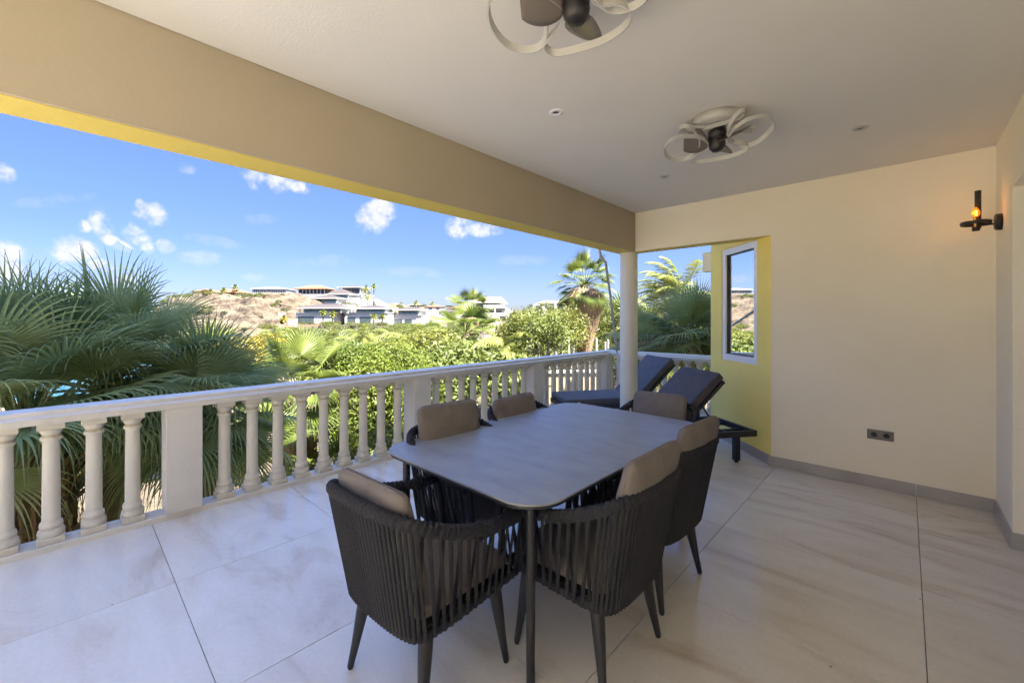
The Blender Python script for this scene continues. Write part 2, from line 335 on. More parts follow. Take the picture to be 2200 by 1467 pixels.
# yellow window bay
by = empty('window_bay', (-.97, 4.78, 0), R(135), 'bright yellow angled wall of the window bay behind the loungers', 'wall')
BL = 1.184
obj('plaster', MB().box((.0, -.2, 0), (.229, 0, 2.6)).box((.93, -.2, 0), (BL, 0, 2.6)).box((.2292, -.2, 0), (.9298, 0, .967)).box((.2292, -.2, 2.287), (.9298, 0, 2.6)), M['yellow'], by)
M['yellow'].name = 'yellow_plaster'
wn = obj('window', MB().box((.231, -.10, .969), (.299, -.012, 2.285)).box((.861, -.10, .969), (.928, -.012, 2.285)).box((.2992, -.10, .969), (.8608, -.012, 1.04)).box((.2992, -.10, 2.215), (.8608, -.012, 2.285)), M['upvc'], by)
obj('sash', MB().box((.3, -.08, 1.041), (.312, -.03, 2.214)).box((.848, -.08, 1.041), (.86, -.03, 2.214)).box((.3122, -.08, 1.041), (.8478, -.03, 1.053)).box((.3122, -.08, 2.202), (.8478, -.03, 2.214)), M['dark'], wn)
obj('pane', MB().box((.3125, -.06, 1.0535), (.8475, -.05, 2.2015)), M['glass'], wn)
for a, b_ in ((.012, .58), (.583, 1.184)):
    obj('skirting_tile', MB().box((a, .0005, .001), (b_, .0125, .1), .001), M['skirt'], by)
bo = empty('outer_wall', (-1.81, 5.62, 0), 0, 'yellow outer wall running on behind the window bay', 'wall')
sub('plaster', MB().box((-1.806, 5.63, -3.5), (-1.6, 11, 3.0)), M['yellow'], bo)
bx_ = empty('wall_box', (-1.9, 6.0, 2.22), 0, 'small yellow box lamp jutting from the bay wall above the railing', 'wall lamp')
m_ = MB(); prof = [(-1.808, 2.355), (-2.02, 2.36), (-2.012, 2.30), (-2.008, 2.23), (-2.012, 2.16), (-2.02, 2.10), (-1.808, 2.105)]
V = [(x, 5.93, z) for x, z in prof] + [(x, 6.09, z) for x, z in prof]; n_ = len(prof)
m_.add(V, [tuple(range(n_)), tuple(reversed(range(n_, 2*n_)))] + [(i, n_ + i, n_ + (i+1) % n_, (i+1) % n_) for i in range(n_)])
sub('lamp_housing', m_, M['cream'], bx_); sub('mounting_plate', MB().box((-1.8078, 5.9, 2.08), (-1.8065 - .006, 6.12, 2.38)), M['yellow'], bx_)
# unseen tall storey, added to shade terrace and near palms, and the house body
uh = empty('house', (3, 2, 0), 0, 'body of the cream and yellow house behind the terrace, with an unseen storey added above for shade', 'house')
sub('upper_wall', MB().box((-2.66, -1.1, 3.001), (1.0, 4.96, 9.3)).box((-1.806, 4.961, 3.001), (4, 11, 9.3)), M['cream'], uh)
sub('back_wall', MB().box((.751, -1.1, -3.5), (9, 4.767, 3.0)).box((-1.59, 5.9, -3.5), (9, 11, 3.0)).box((.75, 4.97, -3.5), (9, 5.899, 3.0)), M['cream'], uh)
sub('base_wall', MB().box((-4.03, -9, -3.6), (.75, 4.96, -.301)).box((-4.03, 4.961, -3.6), (-1.81, 6.8, -.301)), M['yellow'], uh)
sub('end_wall', MB().box((-2.65, -3.6, 0), (.75, -2.401, 3.0)), M['cream'], uh)
# pillar
pl = empty('pillar', (-2.549, 4.86, 0), 0, 'round off-white pillar at the corner of the terrace roof', 'pillar')
obj('shaft', MB().lathe([(.1, .0), (.108, .02), (.108, 2.2), (.1085, 2.26), (.113, 2.284)], n=48), M['pillar'], pl)
# ---------------------------------------------------------------- balustrades
PROF = [(.083, .078), (.0875, .083), (.089, .1), (.086, .117), (.078, .124), (.071, .128), (.075, .135), (.0765, .15), (.073, .165), (.064, .171), (.0605, .18), (.0592, .21), (.0585, .4), (.0565, .6), (.055, .672),
        (.058, .682), (.069, .688), (.0715, .698), (.067, .709), (.058, .714), (.060, .722), (.070, .735), (.079, .75), (.082, .757)]
PROF = [(r*.70, z) for r, z in PROF]
bal = MB().box((-.062, -.062, .041), (.062, .062, .0785), .004).lathe(PROF, n=20).box((-.061, -.061, .7565), (.061, .061, .7985), .003).mesh()
def rail_profile(L):
    pr = [(-.097, .80), (.097, .80), (.097, .836), (.108, .84), (.086, .862), (.088, .866), (.088, .878), (.083, .885), (-.083, .885), (-.088, .878), (-.088, .866), (-.086, .862), (-.108, .84), (-.097, .836)]
    n = len(pr); v = [(x, 0, z) for x, z in pr] + [(x, L, z) for x, z in pr]
    return MB().add(v, [tuple(range(n)), tuple(reversed(range(n, 2*n)))] + [(i, n+i, n+(i+1) % n, (i+1) % n) for i in range(n)])
b1 = empty('balustrade', (-3.96, -3.0, 0), 0, 'long white concrete balustrade along the sea side of the terrace', 'balustrade')
obj('handrail', rail_profile(9.66), M['white'], b1)
obj('kerb', MB().box((-.085, 0, -.02), (.08, 9.66, .0405), .006), M['white'], b1)
ped = MB().box((-.12, -.107, .0408), (.098, .107, .7995), .004).mesh()
for y in (-1.45, .582, 2.668, 4.66, 6.66):
    obj('pedestal', ped, M['white'], b1, (0, y + 3, 0))
BY = [.304 - .1925 * k for k in range(9)] + [.848 + .1955 * k for k in range(9)] + [2.913 + .191 * k for k in range(9)] + [4.955 + .1845 * k for k in range(9)] + [-1.70 - .19 * k for k in range(6)]
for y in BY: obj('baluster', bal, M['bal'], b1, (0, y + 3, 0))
b2r = empty('balustrade', (-4.06, 6.78, 0), R(-90), 'short white concrete balustrade beyond the pillar behind the loungers', 'balustrade')
obj('handrail', rail_profile(2.25), M['white'], b2r)
obj('kerb', MB().box((-.08, .19, -.02), (.08, 2.25, .0405), .006), M['white'], b2r)
obj('pedestal', ped, M['white'], b2r, (0, .42, 0))
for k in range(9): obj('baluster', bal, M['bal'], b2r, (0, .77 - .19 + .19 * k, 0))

# ---------------------------------------------------------------- leaning pole
po = empty('pole', (-3.6, 6.45, 0), 0, 'bent grey metal pole leaning up from the railing corner to the roof beam', 'pole')
a = P(1287, 534, 4.99); b_ = P(1291, 553, 5.02); c_ = P(1301, 564, 5.05); d_ = P(1313, 650, 6.0); e_ = P(1324, 745, 7.15); f_ = P(1327, 762, 7.2); g_ = P(1334, 770, 7.2)
sub('tube', MB().tube(resample(crom([a, a.lerp(b_, .6), b_, c_, c_.lerp(d_, .08), d_, e_, f_, f_.lerp(g_, .5), g_], 8), 60), .017, 12), M['grey'], po)
sub('bracket', MB().box(tuple(g_ + Vector((-.03, -.03, -.08))), tuple(g_ + Vector((.03, .03, .06))), .006), M['grey'], po)
sub('down_pipe', MB().tube([g_ + Vector((0, 0, -.08)), Vector((g_.x, g_.y, .0))], .035, 14), M['white'], po)
# ---------------------------------------------------------------- ceiling fan lamps
RW = [(200,740,-.17),(260,860,-.19),(420,905,-.2),(600,860,-.19),(720,720,-.17),(745,580,-.14),(680,450,-.11),(580,385,-.09),(480,385,-.075),(450,425,-.07),(520,465,-.07),(640,450,-.075),(900,390,-.08),(1200,310,-.08),(1380,250,-.06),(1470,180,-.045),(1470,130,-.04),(1380,150,-.05),(1260,290,-.09),(1205,440,-.13),(1230,570,-.16),(1340,670,-.18),(1500,680,-.19),(1680,620,-.18),(1840,480,-.15),(1930,350,-.12),(1880,230,-.10),(1740,215,-.10),(1500,280,-.12),(1300,420,-.14),(1205,560,-.16),(1260,630,-.17),(1440,635,-.18),(1530,690,-.19),(1450,770,-.2),(1200,860,-.21),(900,920,-.22),(700,940,-.22),(630,890,-.21),(700,820,-.19),(820,740,-.17),(900,640,-.15),(800,560,-.14),(640,535,-.14),(420,550,-.15),(270,620,-.16)]
RIB = []
for zx, zy, dz in RW:      # measured outline of one lamp's ribbon, turned into its own shape in metres
    px, py, z = 1400 + zx/7.333, 220 + zy/7.333, 2.75 + dz
    d = FPX*(EYE - z)/(py - 686); p = P(px, py, d) - Vector((-.885, 2.87, 2.75)); RIB.append(Matrix.Rotation(-YAW, 3, 'Z') @ p)
_c = crom(RIB, 8, True); RIB = [(_c[i-2] + _c[i-1] + _c[i] + _c[(i+1) % len(_c)] + _c[(i+2) % len(_c)])/5 for i in range(len(_c))]
def fan(x, y, rot, label, ph):
    t = empty('ceiling_fan', (x, y, 2.75), YAW, label, 'ceiling fan', 'ribbon ceiling fans')
    obj('canopy', MB().lathe([(.001, 0), (.15, 0), (.15, -.05), (.14, -.056), (.001, -.056)], n=36), M['fanwhite'], t)
    obj('mounting_bar', MB().box((-.24, -.035, -.085), (.24, .035, -.057), .006), M['fanwhite'], t)
    pts = RIB
    V, F = [], []; n = len(pts)
    for i, p in enumerate(pts):
        tg = (pts[(i+1) % n] - pts[i-1]).normalized(); q = 2 * math.pi * i / n
        axis = (Vector((0, 0, 1)) - tg * tg.z).normalized(); side = tg.cross(axis)
        tw = .35 * math.sin(2 * q + 1); ax = axis * math.cos(tw) + side * math.sin(tw); sd = tg.cross(ax)
        for a_, c in ((-.0135, -.0035), (.0135, -.0035), (.0135, .0035), (-.0135, .0035)): V.append(p + ax * a_ + sd * c)
    for i in range(n):
        for k in range(4): F.append((i*4+k, i*4+(k+1) % 4, ((i+1) % n)*4+(k+1) % 4, ((i+1) % n)*4+k))
    obj('ribbon_band', mesh(V, F, False), M['fanwhite'], t)
    for sx in (-1, 1): obj('support_arm', MB().tube([(sx*.2, 0, -.07), (sx*.205, -.05, -.1)], .008, 8), M['fanwhite'], t)
    obj('motor', MB().lathe([(.001, -.057), (.05, -.057), (.055, -.1), (.052, -.135), (.001, -.135)], n=28), M['black'], t)
    hb = obj('hub', MB().lathe([(.045, -.1355), (.047, -.15), (.05, -.17), (.046, -.195), (.03, -.214), (.001, -.218)], n=28), M['black'], t)
    for k in range(3):
        V, F = [], []; NR, NW = 10, 6
        for i in range(NR + 1):
            s = i / NR; r = .045 + .155 * s; wd = .03 + .165 * math.sin(math.pi * min(1, s * .92) ** .8) ** .75 * (.55 + .45 * s); sw = .05 * math.sin(s * 2.2)
            for j in range(NW + 1):
                uu = (j / NW - .5) * wd
                V.append((r * 1.0, uu + sw, -.155 + .045 * uu / .08 - .01 * s + .01 * (uu / .08) ** 2))
        for i in range(NR):
            for j in range(NW): F.append((i*(NW+1)+j, i*(NW+1)+j+1, (i+1)*(NW+1)+j+1, (i+1)*(NW+1)+j))
        o = obj('blade', mesh(V, F, True), M['blade'], t, rot=(0, 0, ph + k * 2.0944)); md = o.modifiers.new('t', 'SOLIDIFY'); md.thickness = .003
    return t
M['blade'] = mat('smoked_plastic', (.20, .17, .145), .22, coat=.4, trans=.25)
fan(-.875, 1.27, 0, 'nearer ribbon ceiling fan lamp with three smoked blades, cut by the top of the photo', .9)
fan(-.885, 2.87, 0, 'farther ribbon ceiling fan lamp hanging wholly in view near the end wall', 2.75)
# ---------------------------------------------------------------- downlights
M['spotring'] = mat('spot_ring', (.85, .85, .85), .3); M['spotgrey'] = mat('spot_ring_grey', (.45, .44, .42), .3)
for (x, y, l, m) in ((-1.596, 2.098, 'white ringed downlight nearest the long beam, left of the far fan', 'spotring'), (-1.6, 3.72, 'small downlight by the corner where the two beams meet', 'spotgrey'), (-.223, 3.691, 'small downlight right of the far ceiling fan', 'spotgrey')):
    t = empty('downlight', (x, y, 2.75), 0, l, 'downlight', 'recessed ceiling downlights')
    obj('trim_ring', MB().lathe([(.018, -.001), (.020, -.006), (.042, -.005), (.046, .0), ], n=32), M[m], t)
    obj('lens', MB().lathe([(.001, -.0015), (.0178, -.0015), (.0178, .0005)], n=24), M['dark'], t)
# ---------------------------------------------------------------- candle wall lamp
Y_, Z_ = 4.50, 2.137
sl = empty('wall_lamp', (.496, Y_, Z_), 0, 'black metal candle wall lamp with a lit amber bulb on the right wall', 'wall lamp')
def lat_x(prof, n=28):
    m = MB().lathe(prof, n=n); m.v = [(z, x, y) for x, y, z in m.v]; return m
obj('backplate', lat_x([(.001, -.001), (.058, -.001), (.058, -.03), (.05, -.036), (.001, -.036)]), M['black'], sl)
obj('arm', MB().tube([(-.03, 0, -.01), (-.125, 0, -.012)], .006, 10), M['black'], sl)
obj('cross_ring', MB().tube([(-.125 + .075 * math.cos(q), .075 * math.sin(q), .008) for q in [2*math.pi*i/30 for i in range(31)]], .009, 8, flat=(1.5, .6)), M['black'], sl)
obj('candle_tube', MB().tube([(-.125 + .013, .024, -.03), (-.125 + .013, .024, .245)], .017, 16), M['black'], sl)
obj('bulb_socket', MB().lathe([(.001, -.05), (.02, -.05), (.02, -.02), (.014, -.018), (.014, .05), (.001, .05)], (-.125, -.012, 0), 18), M['black'], sl)
bm_ = bpy.data.materials.new('amber_glass'); bm_.use_nodes = True; _t = bm_.node_tree; e = _t.nodes['Principled BSDF']; e.inputs['Base Color'].default_value = (.5, .16, .01, 1); e.inputs['Roughness'].default_value = .1; e.inputs['Emission Color'].default_value = (1, .26, .02, 1); e.inputs['Emission Strength'].default_value = .075
_tr = _t.nodes.new('ShaderNodeBsdfTransparent'); _tr.inputs[0].default_value = (1, .62, .16, 1); _mm = _t.nodes.new('ShaderNodeMixShader'); _mm.inputs[0].default_value = .55; _t.links.new(e.outputs[0], _mm.inputs[1]); _t.links.new(_tr.outputs[0], _mm.inputs[2]); _t.links.new(_mm.outputs[0], _t.nodes['Material Output'].inputs[0])
obj('bulb', MB().lathe([(.008, .05), (.016, .06), (.022, .075), (.021, .09), (.012, .108), (.002, .124)], (-.125, -.012, 0), 18), bm_, sl)
fl = bpy.data.materials.new('filament'); fl.use_nodes = True; e = fl.node_tree.nodes['Principled BSDF']; e.inputs['Emission Color'].default_value = (1, .65, .2, 1); e.inputs['Emission Strength'].default_value = 1.6
obj('filament', MB().tube([(-.125 + .006 * math.cos(i * 1.9), -.012 + .006 * math.sin(i * 1.9), .062 + .0021 * i) for i in range(18)], .0018, 6), fl, sl)
ld = bpy.data.lights.new('bulb_light', 'POINT'); ld.energy = .05; ld.color = (1, .42, .08); ld.shadow_soft_size = .02
lo = bpy.data.objects.new('bulb_light', ld); COL.objects.link(lo); lo.location = (.496 - .16, Y_ - .03, Z_ + .085)
# ---------------------------------------------------------------- double socket
so = empty('wall_socket', (.0, 4.768, .64), 0, 'grey double power socket on the cream wall', 'socket')
sx0, sx1, sz0, sz1 = None, None, None, None
def on_far(px, py):
    k = (px - 1100) / FPX; d = 4.768 / (k * SY + CY); return d * (k * CY - SY), EYE - (py - 686) / FPX * d
xa, za = on_far(1862.9, 920); xb, zb_ = on_far(1920.5, 949)
so.location = ((xa + xb) / 2, 4.768, (za + zb_) / 2); W = (xb - xa) / 2; Hh = (za - zb_) / 2
obj('frame', MB().box((-W, -.010, -Hh), (W, -.0005, Hh), .003), M['socket'], so)
for s_ in (-1, 1):
    ins = obj('outlet', MB().box((s_*W/2 - W/2 + .012, -.0125, -Hh + .014), (s_*W/2 + W/2 - .012 + (0 if s_ > 0 else .0095), -.0102, Hh - .014), .001), M['socket'], so)
    m = MB().lathe([(.0005, -.0127), (.019, -.0127), (.0195, -.0135), (.021, -.0135), (.0212, -.0126)], n=26); m.v = [(x + s_*(W/2 - .003), z, y) for x, y, z in m.v]
    obj('socket_well', m, M['dark'], ins)
# ---------------------------------------------------------------- dining table
def table_mat():
    m = mat('ceramic_top', (.28, .295, .295), .36, col2=(.21, .222, .228), vscale=5, stretch=(1, 2.2, 1), bump=.05, bscale=300, detail=9, spec=.5)
    return m
M['top'] = table_mat()
tb = empty('dining_table', (-1.535, 2.04, 0), 0, 'grey stone-topped dining table with rounded corners and dark legs', 'table')
def rrect(hx, hy, r, n=10):
    out = []
    for cx, cy, a0 in ((hx-r, hy-r, 0), (-hx+r, hy-r, 90), (-hx+r, -hy+r, 180), (hx-r, -hy+r, 270)):
        for i in range(n + 1): q = R(a0 + 90 * i / n); out.append((cx + r * math.cos(q), cy + r * math.sin(q)))
    return out
HX, HY = .562, .888
def plate(hx, hy, r, z0, z1, bv):
    n = len(rrect(hx, hy, r)); V = []
    for (dx, z) in ((-bv, z0), (0, z0 + bv), (0, z1 - bv), (-bv, z1)): V += [(x, y, z) for x, y in rrect(hx + dx, hy + dx, r + dx)]
    F = [tuple(reversed(range(n))), tuple(range(3*n, 4*n))] + [(j*n+i, j*n+(i+1) % n, (j+1)*n+(i+1) % n, (j+1)*n+i) for j in range(3) for i in range(n)]
    return MB().add(V, F)
obj('table_top', plate(HX, HY, .17, .741, .75, .0015), M['top'], tb)
obj('top_backing', plate(HX - .004, HY - .004, .166, .728, .7405, .001), M['alu'], tb)
obj('table_frame', MB().box((-HX+.1, -HY+.12, .69), (-HX+.13, HY-.12, .7275)).box((HX-.13, -HY+.12, .69), (HX-.1, HY-.12, .7275)).box((-HX+.1302, -HY+.12, .69), (HX-.1302, -HY+.15, .7275)).box((-HX+.1302, HY-.15, .69), (HX-.1302, HY-.12, .7275)).box((-HX+.1302, -.02, .69), (HX-.1302, .02, .7275)), M['alu'], tb)
for sx in (-1, 1):
    for sy in (-1, 1):
        obj('leg', MB().tube([(sx*(HX-.115), sy*(HY-.11), .7275), (sx*(HX-.115), sy*(HY-.11), .4), (sx*(HX-.115), sy*(HY-.11), 0)], [.0205, .0195, .017], 16), M['alu'], tb)

# ---------------------------------------------------------------- rope dining chairs
def pillow(w, h, t, nu=22, nv=18, ex=3.2, crown=.55, seed=0):
    """cushion in the xz plane (w wide, h tall), thickness along y"""
    V, F = [], []
    def pt(u, v, s):
        # map square to rounded rectangle
        q = max(abs(u), abs(v)); 
        x, z = u, v
        rr_ = .22; 
        ax, az = abs(u), abs(v)
        if ax > 1-rr_ and az > 1-rr_:
            dx, dz = (ax-(1-rr_))/rr_, (az-(1-rr_))/rr_; m_ = max(dx, dz); l = math.hypot(dx, dz)
            if l > 0: dx, dz = dx/l*m_, dz/l*m_
            x = math.copysign(1-rr_+dx*rr_, u); z = math.copysign(1-rr_+dz*rr_, v)
        e = (1 - q ** 7) ** .5 if q < 1 else 0
        th = t/2 * e * (crown + (1-crown) * (1-u*u) * (1-v*v) + .0)
        wob = .004 * noise.noise(Vector((u*2.2+seed, v*2.2, s*3)))
        return (x*w/2, s*(th + wob*e), z*h/2 - .012*h*(1-z*z)*0)
    for s in (1, -1):
        base = len(V)
        for j in range(nv+1):
            for i in range(nu+1):
                u = math.sin((i/nu-.5)*math.pi); v = math.sin((j/nv-.5)*math.pi)
                V.append(pt(u, v, s))
        for j in range(nv):
            for i in range(nu):
                a = base + j*(nu+1)+i; q = (a, a+1, a+nu+2, a+nu+1); F.append(q if s < 0 else q[::-1])
    return V, F
def strap(mb, a, b, w, t, side, n=3, bow=0):
    a, b = Vector(a), Vector(b); pts = [a.lerp(b, i/n) + Vector(side)*bow*math.sin(math.pi*i/n) for i in range(n+1)]
    mb.tube(pts, 1, 6, False, flat=(t/2, w/2), up=side)
def make_chair():
    t = empty('dining_chair')
    half = [(.282, .285, .635), (.292, .16, .642), (.298, .02, .662), (.298, -.1, .695), (.288, -.2, .735), (.25, -.285, .775), (.17, -.325, .792), (0, -.338, .798)]
    rim = crom([Vector(p) for p in half] + [Vector((-x, y, z)) for x, y, z in half[:-1][::-1]], 10)
    lowh = [(.245, .285, .365), (.245, .1, .358), (.243, -.05, .352), (.238, -.16, .35), (.215, -.225, .35), (.14, -.247, .35), (0, -.252, .35)]
    low = crom([Vector(p) for p in lowh] + [Vector((-x, y, z)) for x, y, z in lowh[:-1][::-1]], 10)
    rim = resample(rim, 400); low = resample(low, 400)
    # coiled rope round the rim
    nC = 74; mb = MB(); K = nC * 4; rr = resample(rim, K + 1); V = []; prev = None; nn_ = 10
    for i, p in enumerate(rr):
        tg = (rr[min(i+1, K)] - rr[max(i-1, 0)]).normalized(); a = (Vector((0, 0, 1)) - tg*tg.z).normalized(); b = tg.cross(a)
        for k in range(nn_):
            q = 2*math.pi*k/nn_; ph = (i/4 + .18*math.sin(q)) % 1
            r = .0145 + .0105 * abs(math.sin(math.pi*ph)) ** .6
            V.append(p + a*r*1.12*math.cos(q) + b*r*.95*math.sin(q))
    mb.add(V, [(i*nn_+k, i*nn_+(k+1) % nn_, (i+1)*nn_+(k+1) % nn_, (i+1)*nn_+k) for i in range(K) for k in range(nn_)], True)
    mb.add(V[:nn_], [tuple(reversed(range(nn_)))]); mb.add(V[-nn_:], [tuple(range(nn_))])
    obj('rope_rim', mb, M['rope'], t)
    # lower wrapped ring
    mb = MB(); K2 = 120; rr = resample(low, K2 + 1); V = []
    for i, p in enumerate(rr):
        tg = (rr[min(i+1, K2)] - rr[max(i-1, 0)]).normalized(); a = (Vector((0, 0, 1)) - tg*tg.z).normalized(); b = tg.cross(a); r = .011 + .003*(i % 2)
        for k in range(8): q = 2*math.pi*k/8; V.append(p + a*r*1.5*math.cos(q) + b*r*math.sin(q))
    mb.add(V, [(i*8+k, i*8+(k+1) % 8, (i+1)*8+(k+1) % 8, (i+1)*8+k) for i in range(K2) for k in range(8)], True)
    obj('rope_base', mb, M['rope'], t)
    # straps: sides wide apart in two crossing layers, back close together
    def at(c, s): x = s * (len(c)-1); i = min(len(c)-2, int(x)); return c[i].lerp(c[i+1], x-i)
    tops = []; s = .028
    while s < .972:
        p = at(rim, s); back = p.y < -.235
        tops.append((s, back)); s += (.0120 if back else .0252)
    for k, (s, back) in enumerate(tops):
        a = at(rim, s); b = at(low, s + (0 if back else random.uniform(-.003, .003))); out = Vector((a.x, a.y*.6, 0)).normalized()
        mb = MB(); wd = .0155 if back else .0165
        a2 = a + out*(.012) + Vector((0, 0, -.014)); b2_ = b + out*.009 + Vector((0, 0, -.012))
        strap(mb, a2, b2_, wd, .011, out, 3)
        obj('strap', mb, M['rope'], t)
        if not back and k % 2:
            mb = MB(); s2 = min(.97, s + .011); lean = (.03 if s < .5 else -.03) * (1 if k % 2 else .4)
            a3 = at(rim, s2) - out*.012 + Vector((0, 0, -.014)); b3 = at(low, min(.985, max(.015, s2 + lean))) - out*.010
            strap(mb, a3, b3, .014, .010, out, 2); obj('inner_strap', mb, M['rope'], t)
    for sx in (-1, 1):
        obj('arm_post', MB().tube([(sx*.283, .288, .648), (sx*.268, .292, .52), (sx*.246, .29, .362)], .014, 10, flat=(1, 1.35)), M['rope'], t)
    fr = MB().box((-.225, -.225, .352), (.225, .28, .375), .006)
    obj('seat_base', fr, M['alu'], t)
    for sx in (-1, 1):
        for sy in (-1, 1):
            top = Vector((sx*.192, sy*.175 + .012, .362)); bot = Vector((sx*.235, sy*.222, .0))
            obj('leg', MB().tube([top, top.lerp(bot, .35), top.lerp(bot, .7), bot + Vector((0, 0, .012)), bot], [.0285, .024, .0165, .0125, .009], 10, flat=(1.0, 1.12)), M['alu'], t)
    V, F = pillow(.47, .49, .085, crown=.8); V = [(x, z + .02, y + .418) for x, y, z in V]
    obj('seat_cushion', mesh(V, [f[::-1] for f in F], True), M['cushion'], t)
    V, F = pillow(.45, .40, .115, crown=.62, seed=4); mt = Matrix.Translation((0, -.228, .682)) @ Matrix.Rotation(R(14), 4, 'X')
    bcu = obj('back_cushion', mesh(xf(V, mt), F, True), M['cushion'], t)
    hx, hz = .2235, .1985; ring = [(x, 0, z) for x, z in rrect(hx, hz, .062, 6)]; ring.append(ring[0])
    obj('piping', MB().tube(xf(ring, mt), .0035, 6, False), M['cushion'], bcu)
    return t
ch = make_chair()
CH = [((-1.455, 1.035), 3, 0, 'rope dining chair at the near left end of the table, nearest the camera on the floor side'),
      ((-1.045, 1.61), 90, 0, 'rope dining chair on the right side of the table, nearer the camera'),
      ((-1.085, 2.24), 88, 0, 'rope dining chair on the right side of the table, farther from the camera'),
      ((-1.80, 1.60), -92, 0, 'rope dining chair on the railing side of the table, nearer the camera'),
      ((-1.88, 2.32), -89, 0, 'rope dining chair on the railing side of the table, farther from the camera'),
      ((-1.40, 2.90), 173, 0, 'rope dining chair at the far end of the table in front of the sun loungers')]
CH[0] = (CH[0][0], CH[0][1], 0, 'rope dining chair at the near end of the table, facing away from the camera')
chairs = []
for i, ((x, y), rz, dz, l) in enumerate(CH):
    o = ch if i == 0 else copy_tree(ch); chairs.append(o)
    dy, dzc, tlt = [(0, -.018, 0), (-.045, .052, 0), (-.045, .05, 2), (-.01, .055, -2), (0, .0, 3), (0, .0, 6)][i]
    bc = [c for c in o.children if c.name.startswith('back_cushion')][0]; bc.location = (0, dy, dzc); bc.rotation_euler = (0, R(tlt)*.4, 0)
    o.location = (x, y, 0); o.rotation_euler = (0, 0, R(rz)); tag(o, l, 'chair', 'rope chairs round the dining table')

# ---------------------------------------------------------------- sun loungers
def make_lounger(length=1.97, wd=.68, back=.72, ang=43.5):
    t = empty('sun_lounger'); hw = wd/2      # local: +y from foot to head, origin at the middle of the foot end
    mb = MB()
    for sx in (-1, 1): mb.box((sx*hw, 0, .255), (sx*(hw-.035), length, .315), .003)
    mb.box((-hw+.0352, 0, .255), (hw-.0352, .035, .315), .003); mb.box((-hw+.0352, length-.035, .255), (hw-.0352, length, .315), .003)
    obj('frame', mb, M['alu'], t)
    for y in [.18 + .13*i for i in range(8)]: obj('slat', MB().box((-hw+.036, y, .295), (hw-.036, y+.05, .31)), M['alu'], t)
    obj('cross_bar', MB().box((-hw+.036, length-.3, .27), (hw-.036, length-.275, .295)), M['alu'], t)
    obj('side_rail', MB().box((-.14, length-.62, .262), (-.115, length-.036, .285)), M['alu'], t); obj('side_rail', MB().box((.115, length-.62, .262), (.14, length-.036, .285)), M['alu'], t)
    for sx in (-1, 1):
        for y in (.2, length-.22):
            l = obj('leg', MB().box((sx*(hw-.005)-.0275*1, y-.0275, .02), (sx*(hw-.005)-.0275*1+.055 if sx < 0 else sx*(hw-.005)+.0275, y+.0275, .2545), .003) if False else MB().box((sx*(hw-.03)-.0275, y-.0275, .018), (sx*(hw-.03)+.0275, y+.0275, .2545), .003), M['alu'], t)
            obj('foot_cap', MB().lathe([(.001, 0), (.02, 0), (.02, .0178)], (sx*(hw-.03), y, 0), 12), M['dark'], l)
    py = length - .36 - back*math.cos(R(ang)); a = R(ang); ca, sa = math.cos(a), math.sin(a)
    Mx = Matrix.Translation((0, py, .315)) @ Matrix.Rotation(a, 4, 'X')
    mb = MB()
    for sx in (-1, 1): mb.box((sx*(hw-.005), 0, 0), (sx*(hw-.04), back, .035), .003)
    mb.box((-hw+.0402, back-.035, 0), (hw-.0402, back, .035), .003)
    mb.v = xf(mb.v, Mx); obj('back_frame', mb, M['alu'], t)
    for y in [.08 + .12*i for i in range(5)]:
        mb = MB().box((-hw+.041, y, .005), (hw-.041, y+.05, .02)); mb.v = xf(mb.v, Mx); obj('slat', mb, M['alu'], t)
    for sx in (-1, 1):
        s0 = Mx @ Vector((sx*(hw-.06), back*.55, 0)); obj('prop_bar', MB().tube([s0, (sx*(hw-.06), s0.y+.22, .28)], .009, 8), M['alu'], t)
    c = MB().box((-hw+.01, .01, .316), (hw-.01, py-.02, .316+.085), .022); 
    obj('seat_mattress', c, M['lounge'], t)
    c = MB().box((-hw+.01, -.03, .0365), (hw-.01, back+.03, .0365+.085), .022); c.v = xf(c.v, Mx); obj('back_mattress', c, M['lounge'], t)
    obj('care_tag', MB().box((-hw-.001 if False else hw-.0095, .16, .335), (hw-.0085, .2, .36)), M['upvc'], t)
    return t
lg = make_lounger()
ax = Vector((.59, .81)).normalized(); rz = math.atan2(-ax.x, ax.y)
lg.location = (-1.375 - ax.x*1.97, 5.02 - ax.y*1.97, 0); lg.rotation_euler = (0, 0, rz)
tag(lg, 'charcoal sun lounger nearer the yellow wall with its back raised', 'sun lounger', 'sun loungers by the pillar')
l2 = copy_tree(lg); l2.location = (-3.49, 4.62, 0); l2.rotation_euler = (0, 0, rz + R(2))
tag(l2, 'charcoal sun lounger by the railing, partly behind the pillar, back raised', 'sun lounger', 'sun loungers by the pillar')
# ---------------------------------------------------------------- terrain and sea
def sst(a, b, x):
    t = min(1, max(0, (x - a) / (b - a))); return t * t * (3 - 2 * t)
def interp(tab, k):
    if k <= tab[0][0]: return tab[0][1]
    for (a, u), (b, v) in zip(tab, tab[1:]):
        if k <= b: return u + (v - u) * (k - a) / (b - a)
    return tab[-1][1]
def kk(px): return (px - 1100) / FPX
SKYL = [(kk(p), y) for p, y in ((250,706),(318,690),(335,668),(350,655),(365,645),(385,636),(420,634),(540,634),(640,633),(700,636),(760,638),(800,641),(840,650),(900,657),(960,662),(1000,665),(1100,671),(1340,671),(1700,671))]
RIDGE = [(kk(p), d) for p, d in ((300,165),(420,172),(640,185),(760,200),(860,240),(960,300),(1100,380),(1600,400))]
BASEY = [(kk(p), y) for p, y in ((300,713),(420,712),(540,712),(640,698),(700,693),(830,693),(900,695),(1100,697),(1500,697))]
BASED = [(kk(p), d) for p, d in ((300,140),(540,136),(590,140),(640,152),(700,155),(830,158),(900,162),(1100,150),(1500,150))]
